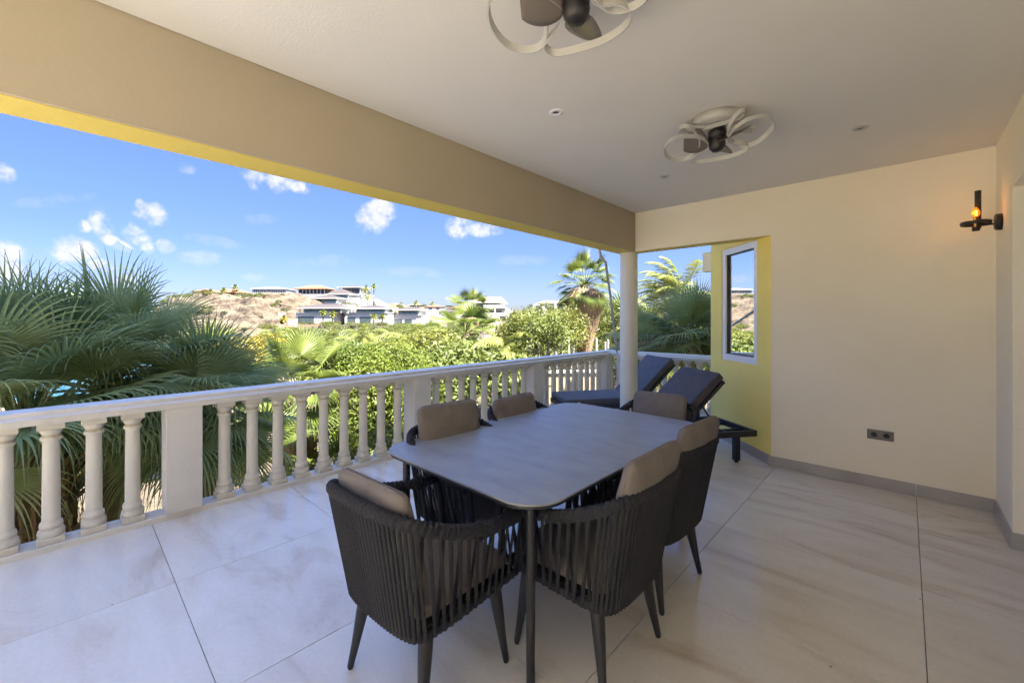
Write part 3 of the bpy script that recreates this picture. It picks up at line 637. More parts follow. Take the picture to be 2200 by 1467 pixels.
def ground(k, d, rough=True):
    z0 = -3.6 - 5.0 * sst(-.56, -.80, k) * sst(13, 40, d) - 2.5 * sst(-1.0, -1.4, k) * sst(6, 20, d)
    z0 += .5 * sst(20, 90, d) * sst(-.5, -.2, k)
    db, dr = interp(BASED, k), interp(RIDGE, k)
    zb = EYE - (interp(BASEY, k) - 686) / FPX * db; zr = EYE - (interp(SKYL, k) - 686) / FPX * dr
    left = sst(-.36, -.55, k)
    t = (d - db) / (dr - db)
    zb2 = min(zb, z0 + 2.5) if k > -.56 else zb
    edge = sst(-.90, -.86, k)
    if t <= 0: z = z0 + (zb2 - z0) * sst(db - (8 if left > .5 else 60), db, d)
    else:
        f = left * (.80 * sst(0, .5, t) + .20 * min(1, t)) + (1 - left) * min(1, t) ** .95
        z = zb2 + (zr - zb2) * f
        if t > 1: z = zr - (1.5 if k < -.1 else 0) * sst(1, 1.2, t) - 6 * sst(1.3, 2.5, t)
    if k < -.80: z = z0 + (z - z0) * edge
    if rough and d > 9:
        x, y = PK(k, d); cl = left * sst(-.02, .06, t) * (1 - sst(.55, .8, t))
        n = noise.fractal(Vector((x * .07, y * .07, 3.1)), 1, 2, 5)
        z += n * (.35 + .8 * cl + (.6 if t > .3 and left < .5 else 0))
        if cl > .02:
            u_ = x*CY + y*SY; v_ = -x*SY + y*CY          # along the cliff / into the hill
            st = noise.fractal(Vector((u_ * .09, v_ * .09, z * .12)), .9, 2.1, 7)
            big = noise.noise(Vector((u_ * .035 + 4, v_ * .05, 1.7)))
            blk = noise.voronoi(Vector((u_ * .13, v_ * .16, z * .10)))[0]
            tilt = z + .13 * u_ + 1.2 * st          # strata dip across the slope
            led = (tilt / 2.9) % 1.0
            z += cl * (2.0 * st + 1.8 * big + 1.1 * (sst(.0, .28, led) - led) * 1.9 - 1.3 * max(0, .35 - (blk[1] - blk[0])) * 2)
    return z
angs = [R(-84) + R(1) * 0 + (R(168)) * i / 640 for i in range(641)]
angs = sorted(set([R(a) for a in np.arange(-84, -47, .3)] + [R(a) for a in np.arange(-47, -22, .075)] + [R(a) for a in np.arange(-22, 84.1, .4)]))
ds = [5.2, 6, 7, 8.5, 10, 12, 15, 18, 22, 27, 33, 40, 48, 57, 67, 78, 90, 102, 114, 124] + [128 + .45 * i for i in range(150)] + [197, 202, 210, 220, 235, 255, 280, 310, 345, 390, 450, 600, 900, 1500, 3000]
V = []; 
for a in angs:
    k = math.tan(a)
    for d_ in ds:
        dd = d_ * (math.cos(a) ** .0); kc = max(-3.2, min(3.2, k))
        z = ground(kc, dd) if dd < 600 else ground(kc, 599, False) - (dd - 600) * .01
        if abs(k) > 3.2: dd = dd * 3.2 / abs(k)
        x, y = PK(k, dd); V.append((x, y, z))
nd_ = len(ds)
F = [(i*nd_+j, i*nd_+j+1, (i+1)*nd_+j+1, (i+1)*nd_+j) for i in range(len(angs)-1) for j in range(nd_-1)]
def rock_mat():
    m = bpy.data.materials.new('hillside'); m.use_nodes = True; t = m.node_tree; b = t.nodes['Principled BSDF']; L = t.links; n_ = t.nodes.new
    g = n_('ShaderNodeNewGeometry'); n1 = n_('ShaderNodeTexNoise'); n1.inputs['Scale'].default_value = .22; n1.inputs['Detail'].default_value = 10; n1.inputs['Roughness'].default_value = .65; L.new(g.outputs['Position'], n1.inputs[0])
    mp = n_('ShaderNodeMapping'); mp.inputs['Scale'].default_value = (.35, .35, .8); mp.inputs['Rotation'].default_value = (.2, .25, 0); L.new(g.outputs['Position'], mp.inputs[0])
    n2 = n_('ShaderNodeTexNoise'); n2.inputs['Scale'].default_value = .55; n2.inputs['Detail'].default_value = 8; n2.inputs['Roughness'].default_value = .7; L.new(mp.outputs[0], n2.inputs[0])
    r = n_('ShaderNodeValToRGB'); e = r.color_ramp.elements; e[0].position = .34; e[0].color = (.028, .019, .011, 1); e[1].position = .64; e[1].color = (.135, .103, .07, 1); x = e.new(.48); x.color = (.082, .059, .038, 1); L.new(n2.outputs[0], r.inputs[0])
    r2 = n_('ShaderNodeValToRGB'); e = r2.color_ramp.elements; e[0].position = .50; e[0].color = (0, 0, 0, 1); e[1].position = .57; e[1].color = (1, 1, 1, 1); L.new(n1.outputs[0], r2.inputs[0])
    n3 = n_('ShaderNodeTexNoise'); n3.inputs['Scale'].default_value = 2.2; n3.inputs['Detail'].default_value = 6; L.new(g.outputs['Position'], n3.inputs[0])
    gr = n_('ShaderNodeValToRGB'); e = gr.color_ramp.elements; e[0].position = .35; e[0].color = (.045, .05, .02, 1); e[1].position = .7; e[1].color = (.10, .085, .04, 1); L.new(n3.outputs[0], gr.inputs[0])
    sp = n_('ShaderNodeSeparateXYZ'); L.new(g.outputs['Normal'], sp.inputs[0]); mr_ = n_('ShaderNodeMapRange'); L.new(sp.outputs['Z'], mr_.inputs[0]); mr_.inputs[1].default_value = .72; mr_.inputs[2].default_value = .92
    mu = n_('ShaderNodeMath'); mu.operation = 'MULTIPLY'; L.new(r2.outputs[0], mu.inputs[0]); L.new(mr_.outputs[0], mu.inputs[1])
    mx_ = n_('ShaderNodeMix'); mx_.data_type = 'RGBA'; L.new(mu.outputs[0], mx_.inputs['Factor']); L.new(r.outputs[0], mx_.inputs['A']); L.new(gr.outputs[0], mx_.inputs['B']); vo = n_('ShaderNodeTexVoronoi'); vo.feature = 'DISTANCE_TO_EDGE'; vo.inputs['Scale'].default_value = .42; wn_ = n_('ShaderNodeVectorMath'); wn_.operation = 'MULTIPLY_ADD'; L.new(n3.outputs['Color'], wn_.inputs[0]); wn_.inputs[1].default_value = (2.2, 2.2, 2.2); L.new(mp.outputs[0], wn_.inputs[2]); L.new(wn_.outputs[0], vo.inputs['Vector'])
    cr = n_('ShaderNodeMapRange'); L.new(vo.outputs['Distance'], cr.inputs[0]); cr.inputs[2].default_value = .09; cr.inputs[3].default_value = .55
    mc = n_('ShaderNodeMix'); mc.data_type = 'RGBA'; L.new(cr.outputs[0], mc.inputs['Factor']); mc.inputs['A'].default_value = (.035, .024, .014, 1); L.new(mx_.outputs['Result'], mc.inputs['B']); L.new(mc.outputs['Result'], b.inputs['Base Color'])
    b.inputs['Roughness'].default_value = .95
    bp = n_('ShaderNodeBump'); bp.inputs['Strength'].default_value = 1; bp.inputs['Distance'].default_value = 1.1; L.new(n2.outputs[0], bp.inputs['Height']); L.new(bp.outputs[0], b.inputs['Normal'])
    return m
M['rock'] = rock_mat()
obj('terrain', mesh(V, F, False), M['rock'], kind='structure')
near = MB().box((-40, -60, -3.72), (20, 14, -3.66)); obj('garden_ground', near, mat('dry_soil', (.30, .23, .16), .95, col2=(.14, .10, .06), vscale=1.5, bump=.6, bscale=8, world_co=True), kind='structure')
sea = bpy.data.materials.new('sea_water'); sea.use_nodes = True; _b = sea.node_tree.nodes['Principled BSDF']; _b.inputs['Base Color'].default_value = (.01, .085, .115, 1); _b.inputs['Roughness'].default_value = .12
_n = sea.node_tree.nodes.new('ShaderNodeTexNoise'); _n.inputs['Scale'].default_value = .8; _n.inputs['Detail'].default_value = 6; _g = sea.node_tree.nodes.new('ShaderNodeNewGeometry'); sea.node_tree.links.new(_g.outputs['Position'], _n.inputs[0])
_p = sea.node_tree.nodes.new('ShaderNodeBump'); _p.inputs['Strength'].default_value = .35; _p.inputs['Distance'].default_value = .4; sea.node_tree.links.new(_n.outputs[0], _p.inputs['Height']); sea.node_tree.links.new(_p.outputs[0], _b.inputs['Normal'])
obj('sea', MB().box((-9000, -9000, -6.6), (9000, 9000, -6.4)), sea, kind='structure')

# ---------------------------------------------------------------- leaves and palms
def leafmat(name, col, col2, trans=.35, rough=.5, rnd=.18, vs=3):
    return mat(name, col, rough, col2=col2, vscale=vs, objrand=rnd, trans=trans, spec=.35)
M['fan_sun'] = leafmat('palm_leaf_sunny', (.15, .18, .035), (.085, .115, .022), .38)
M['fan_shade'] = leafmat('palm_leaf_bluegreen', (.33, .40, .17), (.19, .25, .09), .38, vs=2)
M['feather'] = leafmat('feather_leaf', (.20, .21, .05), (.10, .125, .03), .35)
M['bush_l'] = leafmat('bright_bush_leaf', (.14, .18, .022), (.06, .085, .012), .40, vs=2.5)
M['bush_o'] = leafmat('olive_bush_leaf', (.135, .148, .024), (.06, .072, .012), .35, vs=2)
M['bush_g'] = leafmat('sea_grape_leaf', (.145, .17, .035), (.07, .09, .018), .3, .6, vs=4)
M['bush_d'] = leafmat('dark_scrub_leaf', (.10, .11, .04), (.05, .06, .02), .25, vs=2)
M['bush_y'] = leafmat('yellow_leaf', (.28, .22, .02), (.16, .13, .015), .4)
M['dead'] = mat('dead_frond', (.36, .26, .165), .9, col2=(.20, .125, .07), vscale=4, objrand=.15, stretch=(6, 6, .6))
M['dry'] = mat('dry_frond_leaf', (.30, .25, .15), .8, col2=(.20, .17, .09), vscale=3, trans=.25)
M['trunk'] = mat('palm_trunk', (.22, .17, .12), .95, col2=(.09, .065, .045), vscale=6, bump=.8, bscale=20)
M['bark'] = mat('pale_bark', (.34, .30, .25), .9, col2=(.2, .17, .13), vscale=5)

def fan_leaf(hub, axis, up, Rr, nseg=34, spread=115, droop=.9, split=.55, rnd=None, steps=7, petiole=None, fold=.10, cone=.18):
    rnd = rnd or random; V, F = [], []
    a = axis.normalized(); n = (up - a*up.dot(a)).normalized(); s = a.cross(n)
    dphi = 2*R(spread)/nseg
    for i in range(nseg):
        phi = -R(spread) + (i+.5)*dphi; c = (1 - .30*(abs(phi)/R(spread))**2)
        L = Rr*c*rnd.uniform(.92, 1.06); d = (a*math.cos(phi) + s*math.sin(phi) + n*cone).normalized(); p = hub.copy(); tang = (s*math.cos(phi) - a*math.sin(phi)).normalized()
        g = droop*rnd.uniform(.55, 1.35); base = len(V); tw = rnd.uniform(-.15, .15); rho = 0; wsp = None
        sp = split*rnd.uniform(.92, 1.08)
        for j in range(steps+1):
            u = j/steps; rho = L*u
            w = rho*math.tan(dphi/2)*1.04 if u <= sp else None
            if w is None:
                if wsp is None: wsp = L*sp*math.tan(dphi/2)
                w = wsp*max(.03, (1-(u-sp)/(1-sp)))**(1.25 if droop > 1.15 else .8)
            w = max(w, .0015)
            tv = (tang + n*tw*(u > sp)).normalized()
            V += [p - tv*w, p + n*w*.8, p + tv*w]
            st = L/steps; bend = (.04 if u < sp else g*.55*(u-sp*.85))
            d = (d + Vector((0, 0, -1))*bend).normalized(); p = p + d*st
        for j in range(steps):
            q = base + j*3; F += [(q, q+1, q+4, q+3), (q+1, q+2, q+5, q+4)]
    if petiole is not None:
        q = [petiole, petiole.lerp(hub, .5) + Vector((0, 0, .03*(hub-petiole).length)), hub + a*Rr*.1]
        m = MB().tube(q, [.022*Rr**.5, .016*Rr**.5, .006], 5, False); b = len(V); V += [Vector(x) for x in m.v]; F += [tuple(i+b for i in f) for f in m.f]
    return V, F
def feather_leaf(base, azim, elev, L, nl=34, ll=.32, droop=1.0, wind=Vector((0, 0, 0)), rnd=random, w=.022):
    V, F = [], []; d = Vector((math.cos(azim)*math.cos(elev), math.sin(azim)*math.cos(elev), math.sin(elev))); p = base.copy(); pts = [p.copy()]; dirs = [d.copy()]
    for i in range(16):
        d = (d + Vector((0, 0, -1))*.075*droop*(.4+i/10) + wind*.05).normalized(); p = p + d*L/16; pts.append(p.copy()); dirs.append(d.copy())
    m = MB().tube(pts, [.018*L/2*(1-.9*i/16)+.002 for i in range(17)], 5, False); V += [Vector(x) for x in m.v]; F += m.f
    for i in range(nl):
        u = .12 + .88*i/nl; x = u*16; j = min(15, int(x)); pp = pts[j].lerp(pts[j+1], x-j); dd = dirs[j]; side = dd.cross(Vector((0, 0, 1))).normalized()
        up = side.cross(dd).normalized()
        for sg in (-1, 1):
            l = ll*(math.sin(math.pi*(u*.86+.08))**.6)*rnd.uniform(.85, 1.1); q = (side*sg*.9 + dd*(.55+.3*u) + up*.12*rnd.uniform(-1, 1.6)).normalized(); r = pp.copy(); b = len(V)
            for k in range(4):
                ww = w*(1, 1, .75, .1)[k]; V += [r - dd*ww*.7 + up*0, r + dd*ww*.7]
                q = (q + Vector((0, 0, -1))*.22*droop*rnd.uniform(.7, 1.3) + wind*.18).normalized(); r = r + q*l/3
            for k in range(3): F.append((b+2*k, b+2*k+1, b+2*k+3, b+2*k+2))
    return V, F
def skirt_mesh(top, bot, rt, rb, n, rnd, w=.05):
    V, F = [], []
    for i in range(n):
        q = rnd.uniform(0, 2*math.pi); s0 = rnd.uniform(0, .55); L = rnd.uniform(.3, .75)
        b = len(V)
        for k in range(4):
            u = min(1.05, s0 + L*k/3); r = (rt + (rb-rt)*u)*rnd.uniform(.8, 1.08) * (1 if k else .6); qq = q + rnd.uniform(-.12, .12); ww = w*(.7, 1, .8, .15)[k]*rnd.uniform(.5, 1.3)
            c = top.lerp(bot, u); p = c + Vector((math.cos(qq)*r, math.sin(qq)*r, 0)); tv = Vector((-math.sin(qq), math.cos(qq), rnd.uniform(-.3, .3)))
            V += [p - tv*ww, p + tv*ww]
        for k in range(3): F.append((b+2*k, b+2*k+1, b+2*k+3, b+2*k+2))
    return V, F
def palm_root(name, loc, label, cat, group=None):
    return empty(name, loc, 0, label, cat, group)
def rel(vs, o): return [Vector(v) - o for v in vs]
def fan_palm(crown, gz, Rr, nleaf, matl, label, seed, pet=.8, el0=75, el1=-35, droop=.9, nseg=30, tr=.14, skirt=None, spread=112, group=None, lean=(0, 0), name='fan_palm', steps=7, azr=None, split=.55):
    rnd = random.Random(seed); base = Vector((crown.x + lean[0], crown.y + lean[1], gz)); t = palm_root(name, base, label, 'palm tree', group)
    pts = crom([base, base.lerp(crown, .5) + Vector((.03, .02, 0)), crown], 8)
    obj('trunk', MB().tube(rel(pts, base), [tr*(1.25 - .35*i/len(pts)) for i in range(len(pts))], 14), M['trunk'], t)
    if skirt:
        v, f = skirt_mesh(crown + Vector((0, 0, -.12)), Vector((crown.x, crown.y, crown.z - skirt[0])), skirt[1], skirt[2], skirt[3], rnd, skirt[4] if len(skirt) > 4 else .05)
        obj('dead_frond_skirt', mesh(rel(v, base), f), M['dead'], t)
    for i in range(nleaf):
        u = (i+.5)/nleaf; el = R(el0 + (el1-el0)*u**.85) + rnd.uniform(-.15, .15); az = i*2.39996 + rnd.uniform(-.3, .3)
        if azr: az = azr[0] + (azr[1]-azr[0])*((i*.618034) % 1)
        d = Vector((math.cos(az)*math.cos(el), math.sin(az)*math.cos(el), math.sin(el))); p0 = crown + d*.05
        pl_ = pet*rnd.uniform(.8, 1.15); hub = p0 + d*pl_ + Vector((0, 0, -.10*pl_*math.cos(el)))
        ax_ = (d + Vector((0, 0, -.35*math.cos(el)))).normalized(); up = Vector((0, 0, 1)) if abs(ax_.z) < .93 else Vector((-math.cos(az), -math.sin(az), 0))
        up = (up + Vector((rnd.uniform(-.35, .35), rnd.uniform(-.35, .35), 0))).normalized()
        v, f = fan_leaf(hub, ax_, up, Rr*rnd.uniform(.85, 1.12), nseg, spread, droop*(1.25 - .75*sst(.3, 1.2, el)), split, rnd, steps, p0, cone=.2)
        dry = matl is M['fan_shade'] and i % 16 == 9
        fo = obj('frond', mesh(rel(v, base), f), M['dry'] if dry else matl, t)
        if dry: fo['label'] = 'dry brown frond'
    return t
def feather_palm(crown, gz, L, nleaf, matl, label, seed, droop=1.0, wind=(0, 0, 0), tr=.12, ll=.35, el0=80, el1=-15, group=None, nl=34, w=.022):
    rnd = random.Random(seed); base = Vector((crown.x, crown.y, gz)); t = palm_root('feather_palm', base, label, 'palm tree', group)
    obj('trunk', MB().tube([(0, 0, 0), (.02, .02, (crown.z-gz)*.5), tuple(crown-base)], [tr*1.2, tr, tr*.8], 10), M['trunk'], t)
    for i in range(nleaf):
        u = (i+.5)/nleaf; el = R(el0+(el1-el0)*u**.8); az = i*2.39996 + rnd.uniform(-.2, .2)
        v, f = feather_leaf(crown, az, el, L*rnd.uniform(.85, 1.1), nl, ll, droop, Vector(wind), rnd, w)
        obj('frond', mesh(rel(v, base), f), matl, t)
    return t

# --- the two big fan palms close to the railing, left
fan_palm(P(60, 935, 3.95), -3.6, .88, 50, M['fan_shade'], 'big blue-green fan palm behind the railing at the left edge', 3, pet=.85, el0=86, el1=-2, droop=1.5, nseg=46, tr=.30, spread=112, steps=10, split=.40, skirt=(1.6, .36, .3, 260, .014))
fan_palm(P(236, 840, 4.6), -3.6, .84, 30, M['fan_shade'], 'blue-green fan palm with wide leaves just right of the leftmost palm', 8, pet=.7, el0=84, el1=-20, droop=1.4, nseg=44, tr=.10, spread=105, steps=10, split=.45)
fan_palm(P(432, 895, 4.9), -3.6, .82, 38, M['fan_shade'], 'blue-green fan palm in front of the cliff, left of the first wide pedestal', 12, pet=.5, el0=84, el1=-40, droop=1.7, nseg=44, tr=.13, spread=110, steps=10, split=.40)
# rough trunk boots of the leftmost palm
c0 = P(60, 862, 3.95); rb = random.Random(2)
bt = empty('trunk_boots', (c0.x, c0.y, -3.6), 0, 'thick shaggy palm trunk with old cut leaf bases seen between the left balusters', 'palm trunk')
v, f = [], []
for i in range(300):
    q = rb.uniform(0, 6.283); z = rb.uniform(.2, 3.9); r = .34
    p = Vector((math.cos(q)*r, math.sin(q)*r, z)); o_ = Vector((math.cos(q), math.sin(q), .9)).normalized(); tv = Vector((-math.sin(q), math.cos(q), 0)); n_ = len(v); hw = rb.uniform(.03, .055)
    for dd, ww in ((0, hw), (.12, hw*.9)):
        for sg, oo in ((-1, 0), (1, 0), (1, .035), (-1, .035)): v.append(p + o_*dd + tv*sg*ww + Vector((0, 0, 1))*oo)
    f += [(n_, n_+1, n_+5, n_+4), (n_+1, n_+2, n_+6, n_+5), (n_+2, n_+3, n_+7, n_+6), (n_+3, n_, n_+4, n_+7), (n_+4, n_+5, n_+6, n_+7)]
obj('leaf_base', mesh(v, f), M['trunk'], bt, kind='stuff'); obj('core', MB().tube([(0, 0, 0), (0, 0, 4.0)], .33, 18), M['trunk'], bt)
sv, sf = skirt_mesh(Vector((0, 0, 4.1)), Vector((0, 0, .5)), .42, .45, 260, rb, .008); obj('hanging_fibre', mesh(sv, sf), M['dead'], bt, kind='stuff')
# --- sunlit fan palm in the middle with its brown skirt
fan_palm(P(640, 842, 9.8), -3.7, .84, 30, M['fan_sun'], 'sunlit yellow-green fan palm with brown hanging skirt behind the balusters', 21, pet=.85, el0=80, el1=-45, droop=1.6, nseg=36, tr=.16, skirt=(3.2, .45, .3, 700, .035))
fan_palm(P(720, 1010, 9.0), -3.7, .8, 10, M['fan_sun'], 'low sunlit fan palm seen only between the balusters', 22, pet=.6, el0=60, el1=-30, droop=1.1, nseg=30, tr=.1)
fan_palm(P(545, 985, 8.0), -3.7, .75, 10, M['fan_sun'], 'small sunlit fan palm left of the brown skirt between the balusters', 23, pet=.6, el0=60, el1=-30, droop=1.1, nseg=30, tr=.1)
fan_palm(P(440, 775, 13), -3.7, .75, 16, M['fan_sun'], 'sunlit fan palm showing behind the dark palm below the cliff', 24, pet=.6, el0=80, el1=-10, droop=.9, nseg=28)
fan_palm(P(1012, 672, 26), -3.5, .78, 34, M['fan_sun'], 'fan palm with shaggy crown in front of the white three-storey building', 31, pet=1.1, el0=76, el1=-50, droop=2.4, nseg=28, steps=7, split=.4, skirt=(1.6, .55, .4, 300, .05))
fan_palm(P(1000, 716, 17), -3.5, .8, 18, M['fan_sun'], 'broad leaved fan palm below the shaggy one, beside the thatched roof', 32, pet=1.0, el0=60, el1=-30, droop=1.0, nseg=26, steps=5)
# --- the tall palm left of the pillar
fan_palm(P(1256, 612, 16.5), -3.5, .64, 44, M['fan_sun'], 'tall fan palm with a long straw-coloured skirt left of the pillar', 41, pet=.85, el0=78, el1=-50, droop=2.8, nseg=28, steps=8, split=.36, tr=.16, skirt=(2.85, .86, .2, 2600, .024))
# --- pandanus like palm behind the far railing, and the wind-blown ones behind it
fan_palm(P(1490, 735, 8.6), -3.5, .78, 34, M['fan_shade'], 'dense blue-green palm behind the short railing next to the yellow bay', 51, pet=.62, el0=88, el1=-15, droop=1.7, nseg=40, steps=9, split=.38)
fan_palm(P(1392, 755, 8.8), -3.5, .62, 18, M['fan_shade'], 'low blue-green palm between the pillar and the dense palm', 52, pet=.5, el0=80, el1=-20, droop=1.7, nseg=36, steps=9, split=.4)
feather_palm(P(1452, 636, 15), -3.5, 1.75, 20, M['feather'], 'wind-blown feather palm above the dense palm right of the pillar', 53, droop=1.0, wind=(-1.6*CY, -1.6*SY, .1), ll=.5, el0=86, el1=5, nl=30, w=.03)
feather_palm(P(1400, 690, 17), -3.5, 1.9, 18, M['feather'], 'yellowish feather palm just right of the pillar', 54, droop=1.2, wind=(-.8*CY, -.8*SY, 0), ll=.5, nl=28, w=.03)
fan_palm(P(1346, 706, 20), -3.5, 1.0, 14, M['fan_sun'], 'small fan palm mostly hidden by the pillar', 55, pet=1, nseg=22, steps=5)
k_ = 60
for (px, py, d, L, lab) in ((845, 735, 24, 2.0, 'coconut palm behind the bright bush, right of the thin twigs'), (700, 728, 26, 2.2, 'coconut palm between the sunlit fan palm and the villas'), (760, 722, 40, 2.6, 'coconut palm in the thicket below the second villa'), (985, 742, 19, 1.8, 'feather palm left of the thatched roof'), (880, 722, 19, 2.3, 'coconut palm with long feathery leaves left of the shaggy fan palm'), (780, 712, 30, 2.6, 'coconut palm behind the bright green bush'), (590, 706, 42, 2.4, 'coconut palm below the foot of the cliff'), (1150, 712, 20, 2.2, 'feather palm in the green thicket left of the tall palm'), (940, 716, 36, 2.6, 'feather palm in front of the villas at the right'), (1080, 742, 13, 1.6, 'small feather palm beside the thatched roof')):
    k_ += 1; feather_palm(P(px, py + 10, d), -3.6, L*.8, 18, M['feather'], lab, k_, droop=1.2, el0=58, wind=(-.5*CY, -.5*SY, 0), ll=.55, nl=30, w=.03)

# ---------------------------------------------------------------- bushes and trees
def leaf_cloud(n, rx, ry, rz, clumps, ls, rnd, flat=.5, cs=.28, hollow=.55):
    rs = np.random.RandomState(rnd.randint(0, 99999))
    c = rs.normal(size=(clumps, 3)); c /= np.linalg.norm(c, axis=1)[:, None]; c *= (hollow + (1-hollow)*rs.rand(clumps, 1)**.5); c[:, 2] = np.abs(c[:, 2])*1.0 - .25*rs.rand(clumps)
    ci = rs.randint(0, clumps, n); sz = rs.uniform(.6, 1.3, clumps)[ci][:, None]
    off = rs.normal(size=(n, 3)); off /= np.linalg.norm(off, axis=1)[:, None]; off *= rs.rand(n, 1)**.4 * cs * sz
    p = (c[ci] + off) * np.array([rx, ry, rz])
    nrm = rs.normal(size=(n, 3)); nrm[:, 2] = np.abs(nrm[:, 2]) + flat; nrm += off/cs*1.0; nrm /= np.linalg.norm(nrm, axis=1)[:, None]
    t = np.cross(nrm, rs.normal(size=(n, 3))); t /= np.linalg.norm(t, axis=1)[:, None]; b = np.cross(nrm, t)
    s = ls*rs.uniform(.45, 1.35, (n, 1)); w_ = .38
    v = np.stack([p - t*s, p + b*s*w_ + nrm*s*.12 - t*s*.1, p + t*s, p - b*s*w_ + nrm*s*.12 - t*s*.1], 1).reshape(-1, 3)
    me = bpy.data.meshes.new('m'); me.vertices.add(len(v)); me.vertices.foreach_set('co', v.ravel())
    me.loops.add(n*4); me.loops.foreach_set('vertex_index', np.arange(n*4)); me.polygons.add(n); me.polygons.foreach_set('loop_start', np.arange(n)*4); me.polygons.foreach_set('loop_total', np.full(n, 4)); me.update(calc_edges=True)
    return me
def branches(h, rx, n, rnd, r0=.05):
    m = MB()
    m.tube([(0, 0, 0), (.05, 0, h*.35)], [r0*1.3, r0], 7)
    for i in range(n):
        q = rnd.uniform(0, 6.283); rr_ = rx*rnd.uniform(.4, .9); z = h*rnd.uniform(.7, .98)
        m.tube([(0.03, 0, h*.3), (math.cos(q)*rr_*.4, math.sin(q)*rr_*.4, h*.55), (math.cos(q)*rr_, math.sin(q)*rr_, z)], [r0*.7, r0*.5, r0*.2], 5, False)
    return m
def bush(loc, rx, rz, top, matl, label, seed, n=9000, clumps=60, ls=.05, name='bush', cat='bush', group=None, cs=.36):
    """crown ellipsoid of radius rx, rz whose centre is at loc; roots at the ground below"""
    rnd = random.Random(seed); g = Vector((loc.x, loc.y, top)); t = empty(name, g, rnd.uniform(0, 6), label, cat, group)
    h = loc.z - top
    obj('crown', leaf_cloud(n, rx, rx, rz, clumps, ls, rnd, cs=cs), matl, t, (0, 0, h))
    obj('trunk', branches(h + rz*.6, rx, 12, rnd, .02 + .02*rx), M['bark'], t)
    return t
bush(P(830, 845, 10.6), 1.4, 1.3, -3.7, M['bush_l'], 'bright green leafy bush behind the railing in the middle of the view', 101, 26000, 90, .045)
bush(P(765, 800, 11), .9, .8, -3.7, M['bush_l'], 'bright green bush with thin twigs right of the sunlit fan palm', 102, 12000, 50, .045)
bush(P(850, 950, 9.8), 1.5, 1.1, -3.7, M['bush_l'], 'low bright bush glimpsed between the balusters', 103, 16000, 60, .045)
bush(P(985, 808, 12.6), 1.5, .95, -3.7, M['bush_g'], 'grey-green round-leaved shrub above the railing right of the bright bush', 104, 7000, 45, .085)
bush(P(1085, 808, 12.8), 1.3, .75, -3.7, M['bush_g'], 'round-leaved shrub above the railing near the two far chairs', 105, 5000, 40, .085)
bush(P(1000, 860, 11.8), 1.9, 1.4, -3.7, M['bush_g'], 'leafy shrub seen through the balusters behind the chairs', 106, 9000, 60, .08)
bush(P(925, 762, 14), 1.3, .8, -3.6, M['bush_o'], 'olive green tree rising behind the round-leaved shrub', 107, 14000, 70, .06, name='tree', cat='tree')
bush(P(1165, 722, 15), 1.6, 1.15, -3.6, M['bush_o'], 'tall olive tree left of the white openwork tower', 108, 20000, 90, .055, name='tree', cat='tree')
bush(P(1172, 742, 13), .8, 1.1, -3.6, M['bush_g'], 'climbing shrub growing over the white openwork tower', 109, 3600, 40, .05)
bush(P(1310, 728, 19), 1.9, 1.6, -3.6, M['bush_o'], 'yellow-green tree between the tall palm and the pillar', 110, 16000, 80, .06, name='tree', cat='tree')
bush(P(1470, 765, 9.6), 1.2, .7, -3.6, M['bush_o'], 'feathery low bush at the foot of the dense palm by the bay', 111, 9000, 50, .05)
bush(P(560, 760, 12), 1.1, .6, -3.6, M['bush_y'], 'yellowing shrub beside the sunlit fan palm', 112, 5000, 40, .06)
bush(P(205, 1010, 6.2), .8, .6, -3.6, M['bush_y'], 'sunlit yellow-green bush seen between the leftmost balusters', 113, 4000, 30, .05)
